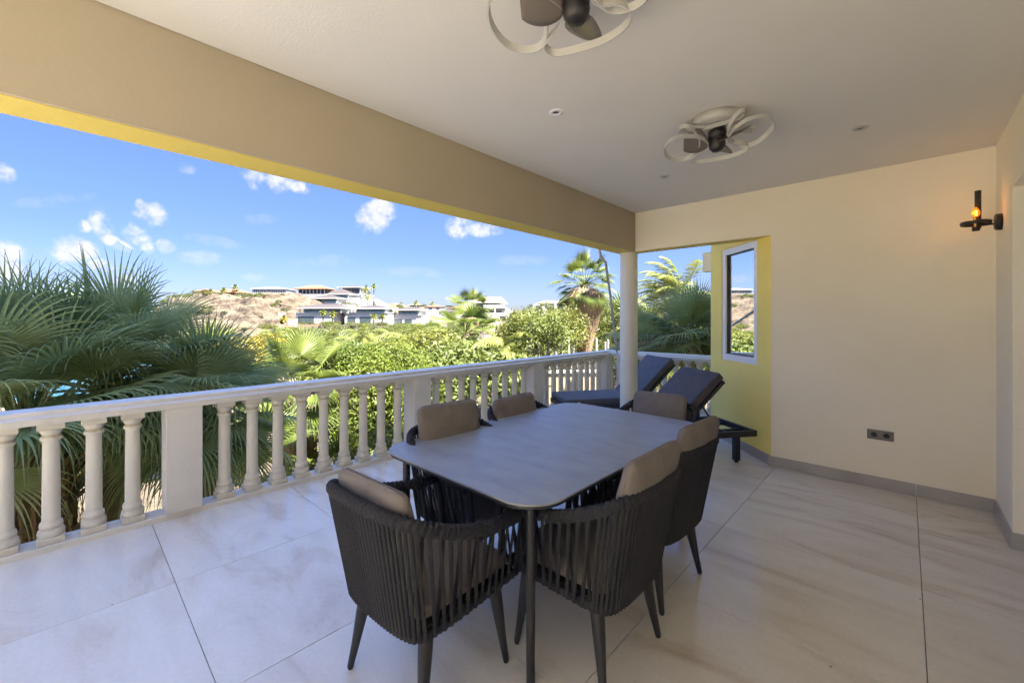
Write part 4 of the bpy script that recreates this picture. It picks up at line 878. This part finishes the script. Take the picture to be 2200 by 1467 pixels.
# mid-distance thicket: shared crowns, each tree its own thing
rnd = random.Random(5)
crowns = [leaf_cloud(5200, 1, 1, .62, 46, .045, rnd, cs=.30) for _ in range(6)]
stems = [branches(1.3, .8, 8, rnd, .05).mesh() for _ in range(3)]
def thing_tree(x, y, gz, s, h, m, i, label, group, name='tree', cat='tree'):
    t = empty(name, (x, y, gz), rnd.uniform(0, 6.28), label, cat, group)
    o = obj('crown', crowns[i % 6], None, t, (0, 0, h)); o.scale = (s, s, s)
    if not crowns[i % 6].materials: crowns[i % 6].materials.append(M['bush_o'])
    o.material_slots[0].link = 'OBJECT'; o.material_slots[0].material = m
    b = obj('trunk', stems[i % 3], None, t); b.scale = (s*.9, s*.9, max(.2, h/1.0))
    if not stems[i % 3].materials: stems[i % 3].materials.append(M['bark'])
    return t
cnt = 0
for d_, n_, ytop, s0 in ((13, 9, 775, 1.1), (17, 12, 752, 1.3), (22, 14, 736, 1.5), (29, 16, 724, 1.9), (38, 18, 711, 2.5), (50, 20, 706, 2.9), (66, 20, 703, 3.3), (86, 24, 698, 3.8), (108, 24, 695, 3.8), (128, 26, 694, 3.6)):
    for i in range(n_):
        lo, hi = (-.60, .62) if d_ > 18 else (-.46, .62)
        k = lo + (hi-lo)*(i + rnd.uniform(.1, .9))/n_; d2 = d_*rnd.uniform(.9, 1.12); s = s0*rnd.uniform(.7, 1.15)
        yt = ytop + rnd.uniform(-4, 12) + (6 if k < -.3 else 0); zt = EYE - (yt-686)/FPX*d2
        x, y = PK(k, d2); gz = ground(k, d2) - .1; h = max(.4, zt - gz - s*.62)
        mm = rnd.choice([M['bush_o'], M['bush_o'], M['bush_l'], M['bush_d'], M['bush_o']]) if k > -.3 else rnd.choice([M['bush_d'], M['bush_o'], M['bush_d']])
        if k > .0 and d_ < 18 and abs(k-.17) < .07: continue
        cn = {M['bush_o']: 'olive green', M['bush_l']: 'bright green', M['bush_d']: 'dark green'}[mm]
        bn = 'nearest rows' if d_ < 20 else ('middle rows' if d_ < 45 else 'farthest rows')
        sd = 'under the cliff' if k < -.45 else ('below the villas' if k < -.2 else ('before the three-storey building' if k < .05 else ('around the tall palm' if k < .25 else 'right of the pillar')))
        lab, grp = '%s tree in the %s of the thicket, %s' % (cn, bn, sd), '%s thicket trees, %s, %s' % (cn, bn, sd)
        thing_tree(x, y, gz, s, h, mm, cnt, lab, grp); cnt += 1
# low scrub on the hill
for i in range(210):
    k = rnd.uniform(-.86, .1); t_ = rnd.uniform(.0, 1.12); db, dr = interp(BASED, k), interp(RIDGE, k); d2 = db + (dr-db)*t_
    if k < -.5 and .08 < t_ < .30 and rnd.random() < .45: continue
    if -.53 < k < -.2 and t_ < .9 and rnd.random() < .62: continue
    s = rnd.uniform(.7, 1.9); x, y = PK(k, d2); gz = ground(k, d2) - .2
    r_ = rnd.random(); mm, cn = (M['bush_d'], 'dark') if r_ < .6 else ((M['bush_o'], 'olive') if r_ < .93 else (M['bush_y'], 'yellow'))
    zn = 'at the foot of' if t_ < .2 else ('halfway up' if t_ < .75 else 'along the top of'); sd = 'the bare cliff' if k < -.55 else ('the slope beside the villas' if k < -.35 else 'the low rise at the right')
    lab, grp = 'low %s shrub %s %s' % (cn, zn, sd), '%s shrubs %s %s' % (cn, zn, sd)
    thing_tree(x, y, gz, s, s*.45, mm, i, lab, grp, 'shrub', 'shrub')
# ---------------------------------------------------------------- houses on the hill
M['wwall'] = mat('white_render', (.36, .35, .325), .8, .05, 1)
M['bwall'] = mat('beige_render', (.20, .15, .10), .85, .08, 1)
M['owall'] = mat('orange_render', (.24, .08, .03), .85, .1, 1)
M['droof'] = mat('dark_roof', (.036, .028, .026), .85, .15, 3, objrand=.1)
M['troof'] = mat('terracotta_roof', (.20, .07, .03), .85, .2, 2, objrand=.1)
M['croof'] = mat('sand_roof', (.27, .205, .13), .85, .08, 2)
M['pane'] = mat('house_glass', (.05, .07, .075), .12, spec=.8)
M['drk'] = mat('deep_opening', (.035, .03, .028), .8)
_g = bpy.data.materials.new('railing_glass'); _g.use_nodes = True; _t = _g.node_tree; _b = _t.nodes['Principled BSDF']; _b.inputs['Base Color'].default_value = (.3, .4, .4, 1); _b.inputs['Roughness'].default_value = .1
_tr = _t.nodes.new('ShaderNodeBsdfTransparent'); _mm = _t.nodes.new('ShaderNodeMixShader'); _mm.inputs[0].default_value = .78; _t.links.new(_b.outputs[0], _mm.inputs[1]); _t.links.new(_tr.outputs[0], _mm.inputs[2]); _t.links.new(_mm.outputs[0], _t.nodes['Material Output'].inputs[0]); M['rail_glass'] = _g
M['green_p'] = mat('hedge', (.09, .13, .04), .9, .3, 1.5)
def hroot(name, px, py, d, label, yaw=0, cat='house', group=None):
    p = P(px, py, d); return empty(name, p, YAW + R(yaw), label, cat, group), d / FPX
def hip(x0, x1, y0, y1, z, h, ov=0.0, th=.22, ridge=None):
    x0 -= ov; x1 += ov; y0 -= ov; y1 += ov; m = MB(); cx, cy = (x0+x1)/2, (y0+y1)/2; hw, hd = (x1-x0)/2, (y1-y0)/2
    rl = max(0, hw-hd) if ridge is None else ridge; rd = max(0, hd-hw)
    v = [(x0,y0,z),(x1,y0,z),(x1,y1,z),(x0,y1,z),(cx-rl,cy-rd,z+h),(cx+rl,cy-rd,z+h),(cx+rl,cy+rd,z+h),(cx-rl,cy+rd,z+h)]
    return m.add(v, [(0,1,5,4),(1,2,6,5),(2,3,7,6),(3,0,4,7),(4,5,6,7),(3,2,1,0)])
def win(par, x0, x1, z0, z1, yf=0, mull=0, frame=.12, fm='wwall', proud=.10):
    f = MB(); f.box((x0, yf-proud, z0), (x0+frame, yf-.01, z1)).box((x1-frame, yf-proud, z0), (x1, yf-.01, z1)).box((x0+frame+.01, yf-proud, z0), (x1-frame-.01, yf-.01, z0+frame)).box((x0+frame+.01, yf-proud, z1-frame), (x1-frame-.01, yf-.01, z1))
    for i in range(mull):
        xm = x0 + (x1-x0)*(i+1)/(mull+1); f.box((xm-.05, yf-proud+.01, z0+frame+.01), (xm+.05, yf-.045, z1-frame-.01))
    o = obj('window', f, M[fm], par); obj('pane', MB().box((x0+frame+.005, yf-.04, z0+frame+.005), (x1-frame-.005, yf-.012, z1-frame-.005)), M['pane'], o)
def villa(px0, px1, ypeak, yeave, yslab, ybase, d, label, lowwin=(), seed=0, dep=9, hang=0, yaw=-8, lowpx0=None, lowpx1=None):
    cx = (px0+px1)/2; t, s = hroot('villa', cx, ybase, d, label, yaw, group='dark-roofed hillside villas'); X = lambda p: (p-cx)*s; Z = lambda y: (ybase-y)*s
    l0, l1 = lowpx0 or px0, lowpx1 or px1
    obj('lower_wall', MB().box((X(l0), .6, -.2), (X(l1), dep, Z(yslab)-.01)), M['wwall'], t); obj('plinth', MB().box((X(l0)-.4, .2, -6), (X(l1)+.3, dep+.2, -.205)), M['bwall'], t)
    obj('terrace_slab', MB().box((X(l0)-.3, .3, Z(yslab)), (X(l1)+.2, dep, Z(yslab)+.35)), M['wwall'], t)
    obj('terrace_parapet', MB().box((X(l0)-.28, .32, Z(yslab)+.36), (X(l1)+.18, .36, Z(yslab)+1.1)), M['rail_glass'], t)
    zb = Z(yslab)+.36; ze = Z(yeave)
    obj('upper_wall', MB().box((X(px0)+1.2, 1.6, zb), (X(px1)-1.0, dep-.5, ze)), M['wwall'], t)
    n = 5; xa, xb = X(px0)+1.5, X(px1)-1.4
    for i in range(n): win(t, xa+(xb-xa)*i/n+.05, xa+(xb-xa)*(i+1)/n-.05, zb+.3, ze-.15, 1.6, 0, .08, 'drk')
    obj('fascia', MB().box((X(px0)-.2, -.5, ze), (X(px1)+.2, dep+.3, ze+.38)), M['wwall'], t)
    r = obj('roof', hip(X(px0), X(px1), -.3, dep+.1, ze+.385, Z(ypeak)-ze-.38), M['droof'], t)
    for x in (X(px0)+.4, X(px1)-.4): obj('column', MB().box((x-.12, .5, zb), (x+.12, .74, ze-.01)), M['wwall'], t)
    for (a, b, y0, y1, mu) in lowwin: win(t, X(a), X(b), Z(y1), Z(y0), .6, mu, .1, 'drk')
    return t
villa(636, 736, 652, 663, 674, 693, 150, 'white two-level villa with dark hipped roof, nearest the cliff', ((634,671,680,692,3),), lowpx0=629, lowpx1=716)
villa(752, 830, 655, 664, 673, 696, 152, 'white two-level villa with dark hipped roof, second from the cliff', ((742,760,682,692,0),(770,795,681,694,2)), lowpx0=735, lowpx1=833)
villa(844, 902, 658, 667, 678, 699, 156, 'white two-level villa with dark hipped roof, farthest right of the row', ((842,862,686,697,0),(868,884,686,696,1)), lowpx0=834, lowpx1=906)
villa(656, 726, 633, 642, 652, 664, 172, 'upper dark-roofed villa standing just above the nearest one', (), lowpx0=630, lowpx1=728)
villa(690, 750, 620, 633, 641, 660, 182, 'dark-roofed villa near the hilltop, second highest', ())
villa(724, 776, 611, 618, 634, 662, 192, 'highest dark-roofed white villa beside the hilltop palms', ((758,766,624,632,0),(760,768,640,648,0)), dep=12)
# white stepped garden walls
for a, b, y, d_, l in ((590, 637, 694, 150, 'white garden wall left of the nearest villa'), (728, 762, 660, 168, 'white stepped garden wall between the villas'), (560, 612, 679, 150, 'low pale retaining wall on the slope'), (770, 800, 645, 185, 'white garden wall below the hilltop palms')):
    t, s = hroot('garden_wall', a, y, d_, l, 0, 'wall'); obj('wall_face', MB().box((0, 0, -3), ((b-a)*s, .5, 1.1)), M['wwall'], t); obj('coping', MB().box((-.1, -.1, 1.11), ((b-a)*s+.1, .6, 1.25)), M['wwall'], t)
# orange house
t, s = hroot('house', 415, 634, 172, 'long orange and beige house with terracotta roofs on the cliff top'); X = lambda p: (p-415)*s; Z = lambda y: (634-y)*s
obj('orange_wall', MB().box((X(415), 0, -3), (X(447), 8, Z(626))), M['owall'], t); obj('beige_wall', MB().box((X(448), 2, -3), (X(514), 8, Z(628))), M['bwall'], t)
obj('roof', hip(X(413), X(450), -.6, 9, Z(625.8), 1.2), M['troof'], t); obj('wing_roof', hip(X(447), X(516), .8, 9.5, Z(627.9), 1.6), M['troof'], t)
for x in range(8): obj('column', MB().box((X(452)+x*1.6, 1.2, -1), (X(452)+x*1.6+.3, 1.5, Z(628.4))), M['bwall'], t)
for a, b in ((452, 462), (468, 480), (486, 496), (500, 508)): win(t, X(a), X(b), .1, Z(629), 2, 0, .08, 'drk')
win(t, X(423), X(426.5), .3, Z(628.5), 0, 0, .06, 'drk'); win(t, X(433), X(440), .3, Z(628.5), 0, 0, .06, 'drk')
# white house with a row of windows
t, s = hroot('house', 542, 635, 170, 'white house with a row of windows and sand roof on the cliff edge', 6); X = lambda p: (p-542)*s; Z = lambda y: (635-y)*s
obj('wall', MB().box((0, 0, -4), (X(612), 8, Z(621))), M['wwall'], t); obj('fascia', MB().box((-.5, -.6, Z(621)+.01), (X(614), 8.5, Z(619.5))), M['wwall'], t); obj('roof', hip(-.5, X(614), -.6, 8.5, Z(619.4), Z(615.5)-Z(619.4)), M['croof'], t)
for a in (545, 549, 553, 558, 562, 566, 572, 576, 581, 585, 590, 595, 600, 605): win(t, X(a), X(a+3.2), Z(630), Z(623), 0, 0, .07)
# columned house
t, s = hroot('house', 630, 633, 182, 'house with terracotta roof and white veranda columns on the hilltop', -4); X = lambda p: (p-630)*s; Z = lambda y: (633-y)*s
obj('wall', MB().box((X(634), 2.5, -3), (X(700), 9, Z(621))), M['bwall'], t); obj('veranda_floor', MB().box((X(632), 0, -3), (X(702), 2.4, .3)), M['wwall'], t); obj('roof', hip(X(627), X(706), -.8, 10, Z(620.8), Z(611.5)-Z(620.8)), M['troof'], t)
for i in range(9): obj('column', MB().box((X(633)+i*1.65, .1, .31), (X(633)+i*1.65+.32, .4, Z(620.9))), M['wwall'], t)
for a in (640, 652, 664, 676, 688): win(t, X(a), X(a+9), .6, Z(622), 2.5, 1, .08, 'drk')
obj('eave_beam', MB().box((X(632), .05, Z(620.9)), (X(703), .5, Z(620.9)+.01+.2)), M['wwall'], t)
# solar panels on its roof
sp = obj('solar_panel', MB().add([(X(640), 1.6, Z(617.6)), (X(657), 1.6, Z(617.6)), (X(657), 3.4, Z(615.0)), (X(640), 3.4, Z(615.0))], [(0,1,2,3)]), M['pane'], t)
# three-storey white building
t, s = hroot('apartment_building', 1022, 698, 118, 'white three-storey building with sand-coloured gable roof behind the shaggy palm', -10, 'building'); X = lambda p: (p-1022)*s; Z = lambda y: (698-y)*s
obj('wall', MB().box((0, 1.0, -6), (X(1074), 10, Z(650))).box((X(1074)+.005, 1.0, -6), (X(1086), 10, Z(662))), M['wwall'], t)
for y in (662.5, 679.5): obj('balcony', MB().box((X(1040), -.6, Z(y)), (X(1087), .99, Z(y)+.35)).box((X(1040), -.6, Z(y)+.351), (X(1087), -.45, Z(y)+1.0)), M['wwall'], t)
obj('dark_panel', MB().box((X(1022), .2, -5), (X(1040), .98, Z(649))), M['droof'], t)  # dark-coloured panel over the left part of the front
obj('roof', hip(X(1012), X(1077), -.4, 11, Z(649), Z(636.5)-Z(649), 0, ridge=3.2), M['croof'], t)
obj('fascia', MB().box((X(1012), -.4, Z(649)-.3), (X(1077), 11, Z(649)-.005)), M['wwall'], t)
for y0, y1 in ((653, 659), (668.5, 676.5), (685.5, 693)):
    win(t, X(1043), X(1068), Z(y1), Z(y0), 1.0, 2, .1, 'drk'); win(t, X(1071.5), X(1073.8) if y0 < 660 else X(1078), Z(y1), Z(y0), 1.0, 0, .06, 'drk')
win(t, X(1024), X(1038), Z(662), Z(655), .2, 1, .08)
# white house at the right
t, s = hroot('house', 1146, 672, 92, 'low white house with cream roof left of the tall palm', 6); X = lambda p: (p-1146)*s; Z = lambda y: (672-y)*s
obj('wall', MB().box((0, 1, -6), (X(1164), 8, Z(653))).box((X(1164)+.005, 0, -6), (X(1216), 8, Z(651.5))), M['wwall'], t)
obj('fascia', MB().box((X(1163), -.3, Z(651.4)), (X(1220), 8.3, Z(650))), M['wwall'], t); obj('roof', hip(X(1163), X(1222), -.3, 8.3, Z(649.9), Z(644.6)-Z(649.9), ridge=2), M['croof'], t)
for a, b in ((1150, 1160), (1174, 1186), (1200, 1211)): win(t, X(a), X(b), Z(667), Z(656), 1 if a < 1160 else 0, 1, .06, 'drk')
obj('column', MB().box((X(1190), -.5, -6), (X(1195), -.01, Z(652))), M['wwall'], t)
# dark flat building right of the tall palm
t, s = hroot('house', 1300, 676, 110, 'long low dark-roofed building between the tall palm and the pillar', 0); obj('wall', MB().box((0, 0, -6), (9, 8, 1.2)), M['bwall'], t); obj('roof', MB().box((-.5, -.8, 1.21), (10, 9, 2.3)), M['droof'], t)
for i in range(4): win(t, .6+i*2.1, 2.1+i*2.1, -.5, .9, 0, 0, .06)
# small far roofs
FR = ((915, 662, 950, 6.5, 'troof', 210, 'terracotta-roofed house behind the villas, left of the shaggy palm'), (960, 664, 1000, 5, 'troof', 215, 'second terracotta-roofed house behind the villas'), (942, 674, 984, 9, 'droof', 170, 'house with plain grey-brown roof in front of the terracotta ones'), (880, 657, 905, 4, 'croof', 230, 'small sand-roofed house high behind the villas'), (1086, 676, 1103, 7, 'droof', 190, 'small gabled house right of the three-storey building'), (1102, 678, 1118, 6, 'droof', 185, 'second small gabled house right of the three-storey building'), (1118, 674, 1146, 3, 'troof', 230, 'low distant roofs at the horizon'))
for (a, y, b, hp, rm, d_, l) in FR:
    t, s = hroot('house', a, y, d_, l); wd = (b-a)*s; h = hp*s
    obj('wall', MB().box((0, 0, -6), (wd, 7, h*.45)), M['wwall'] if rm != 'croof' else M['bwall'], t); obj('roof', hip(0, wd, 0, 7, h*.45+.01, h*.75, .4), M[rm], t)
    win(t, wd*.15, wd*.4, -.8, h*.3, 0, 0, .06); win(t, wd*.6, wd*.85, -.8, h*.3, 0, 0, .06)
# paved slope between villas and hilltop palms
a = P(800, 640, 196); b = P(835, 658, 165)
sl_ = MB(); u_ = Vector((CY, SY, 0))
sl_.add([P(800, 642, 198), P(812, 642, 198), P(838, 660, 168), P(812, 660, 168), P(800, 642, 198)-Vector((0,0,.5)), P(812, 642, 198)-Vector((0,0,.5)), P(838, 660, 168)-Vector((0,0,.5)), P(812, 660, 168)-Vector((0,0,.5))], [(0,1,2,3),(4,7,6,5),(0,4,5,1),(1,5,6,2),(2,6,7,3),(3,7,4,0)])
obj('road', sl_, mat('asphalt', (.13, .125, .13), .9), kind='structure')
# hilltop and garden palms
for i, (px, py, d_, L, lab) in enumerate(((786, 622, 186, 4.6, 'large feather palm beside the highest villa'), (803, 616, 194, 3.0, 'slim tall palm right of the large hilltop palm'), (790, 640, 180, 5.2, 'broad feather palm below the hilltop pair'), (505, 618, 174, 2.6, 'palm rising behind the orange house'), (452, 626, 170, 2.2, 'small palm in front of the orange house, left'), (480, 624, 170, 2.2, 'small palm in front of the orange house, right'), (694, 672, 147, 2.6, 'small palm in front of the nearest villa'), (714, 675, 146, 2.6, 'second small palm in front of the nearest villa'), (803, 680, 149, 2.6, 'small palm in front of the second villa'), (821, 680, 149, 2.4, 'smaller palm at the corner of the second villa'), (609, 685, 148, 3.0, 'yellow palm on the slope left of the nearest villa'), (893, 652, 210, 3, 'palm on the skyline behind the last villa'), (928, 654, 240, 3, 'far palm on the skyline'))):
    c = P(px, py, d_); kq = kk(px); feather_palm(c, min(c.z-1.5, ground(kq, d_)), L*.62, 16, M['bush_y'] if 'yellow palm' in lab else M['feather'], lab, 200+i, droop=1.1, ll=.8, tr=.22, el1=-30, nl=14, w=.10)
# ---------------------------------------------------------------- thatched roof, tower, neighbour's wall
t = empty('thatched_shelter', P(1063, 745, 21), 0, 'pointed straw-thatched shelter roof among the palms', 'shelter')
rb = random.Random(9); v, f = [], []
for i in range(900):
    q = rb.uniform(0, 6.283); u = rb.random()**.6; L = .3; n_ = len(v)
    def cp(uu, off=0): r = .06 + 1.0*uu + off; return Vector((math.cos(q)*r, math.sin(q)*r, 1.75 - 1.75*uu - .05*math.sin(uu*3)))
    tv = Vector((-math.sin(q), math.cos(q), 0))*.05; a_, b_ = cp(u, .02), cp(min(1.08, u+L), .05 + rb.uniform(0, .05)); v += [a_-tv, a_+tv, b_+tv, b_-tv]; f.append((n_, n_+1, n_+2, n_+3))
obj('thatch', mesh(v, f), mat('thatch', (.22, .18, .135), .95, col2=(.12, .09, .065), vscale=8), t, kind='stuff'); obj('roof_cone', MB().lathe([(1.02, 0), (.05, 1.74), (.001, 1.8)], n=24), mat('thatch_core', (.32, .26, .2), .95), t)
obj('finial', MB().tube([(0, 0, 1.7), (0, 0, 2.05)], .05, 8), M['bark'], t)
for sx in (-1, 1): obj('post', MB().tube([(sx*.7, 0, -2.5), (sx*.7, 0, .3)], .06, 8), M['bark'], t)
tp = P(1178, 770, 14); t = empty('openwork_tower', tp, YAW, 'white openwork tower half grown over by a climbing shrub', 'tower'); s = 14/FPX; W_ = 32*s; H_ = 80*s
m = MB()
for x in (0, W_-.06): m.box((x, 0, -3.5), (x+.06, .08, H_))
for x in (0, W_-.06): m.box((x, W_-.08, -3.5), (x+.06, W_, H_))
obj('post', m, M['wwall'], t)
for i in range(12):
    z = H_ - i*.23; 
    for j in range(3):
        x = .07 + j*(W_-.12)/3
        if (i+j) % 2 or i == 0: obj('panel', MB().box((x, .02, z-.215), (x+(W_-.14)/3-.012, .05, z-.02)), M['wwall'], t)
obj('top_beam', MB().box((-.02, -.02, H_+.001), (W_+.02, W_+.02, H_+.05)), M['wwall'], t)
p0 = P(1170, 838, 10.4)
t = empty('neighbour_wall', P(1168, 842, 12.6), YAW + R(4), 'sunlit cream terrace wall of the neighbour seen through the balusters', 'wall'); s = 12.6/FPX
obj('wall_face', MB().box((0, 0, -3), (120*s, .25, 40*s)), mat('warm_cream', (.42, .32, .19), .8, .05, 2), t); obj('coping', MB().box((-.05, -.05, 40*s+.001), (120*s+.05, .3, 40*s+.06)), M['wwall'], t)
for i, (px, yt, d_) in enumerate(((1222, 728, 13.4), (1232, 738, 14.2), (1281, 728, 13.4), (1300, 736, 14.2), (1306, 731, 13.6), (1228, 742, 15))):
    b_ = P(px, 835, d_); h = (835-yt)/FPX*d_; t = empty('post', b_, 0, 'slim white round post standing on the neighbour terrace', 'post', 'white posts beyond the railing'); t['label'] = ['tall white post left of the straw-skirted palm stem', 'short white post right beside the palm stem', 'white post right of the palm stem, standing alone', 'shorter white post of the pair near the pillar', 'taller white post of the pair near the pillar', 'shortest white post just left of the palm stem'][i]
    obj('shaft', MB().tube([(0, 0, -.6), (0, 0, h)], .035, 12), M['wwall'], t); obj('cap', MB().lathe([(.001, h+.001), (.042, h+.001), (.042, h+.02), (.001, h+.025)], n=12), M['wwall'], t)

for i, (a, b, y, d_, hh, l) in enumerate(((640, 676, 697, 146, 1.2, 'clipped hedge in front of the nearest villa, left part'), (690, 734, 698, 146, 1.5, 'shrubbery in front of the nearest villa, right part'), (742, 790, 699, 147, 1.3, 'shrubbery in front of the second villa'), (800, 836, 700, 148, 1.6, 'shrubbery between the second and third villas'), (846, 900, 702, 150, 1.4, 'shrubbery in front of the third villa'), (735, 768, 655, 172, 1.2, 'green hedge on the white wall below the highest villa'))):
    t, s_ = hroot('hedge', a, y, d_, l, 0, 'hedge'); rr = random.Random(300+i); wd = (b-a)*s_
    for q in range(max(3, int(wd/1.1))):
        o = obj('foliage', crowns[(i+q) % 6], None, t, ((q+.5)*1.1, rr.uniform(-.3, .3), hh*.25), rot=(0, 0, rr.uniform(0, 6))); o.scale = (hh*.8, hh*.6, hh*rr.uniform(.7, 1.2)); o.material_slots[0].link = 'OBJECT'; o.material_slots[0].material = rr.choice([M['bush_d'], M['bush_o'], M['bush_d']])
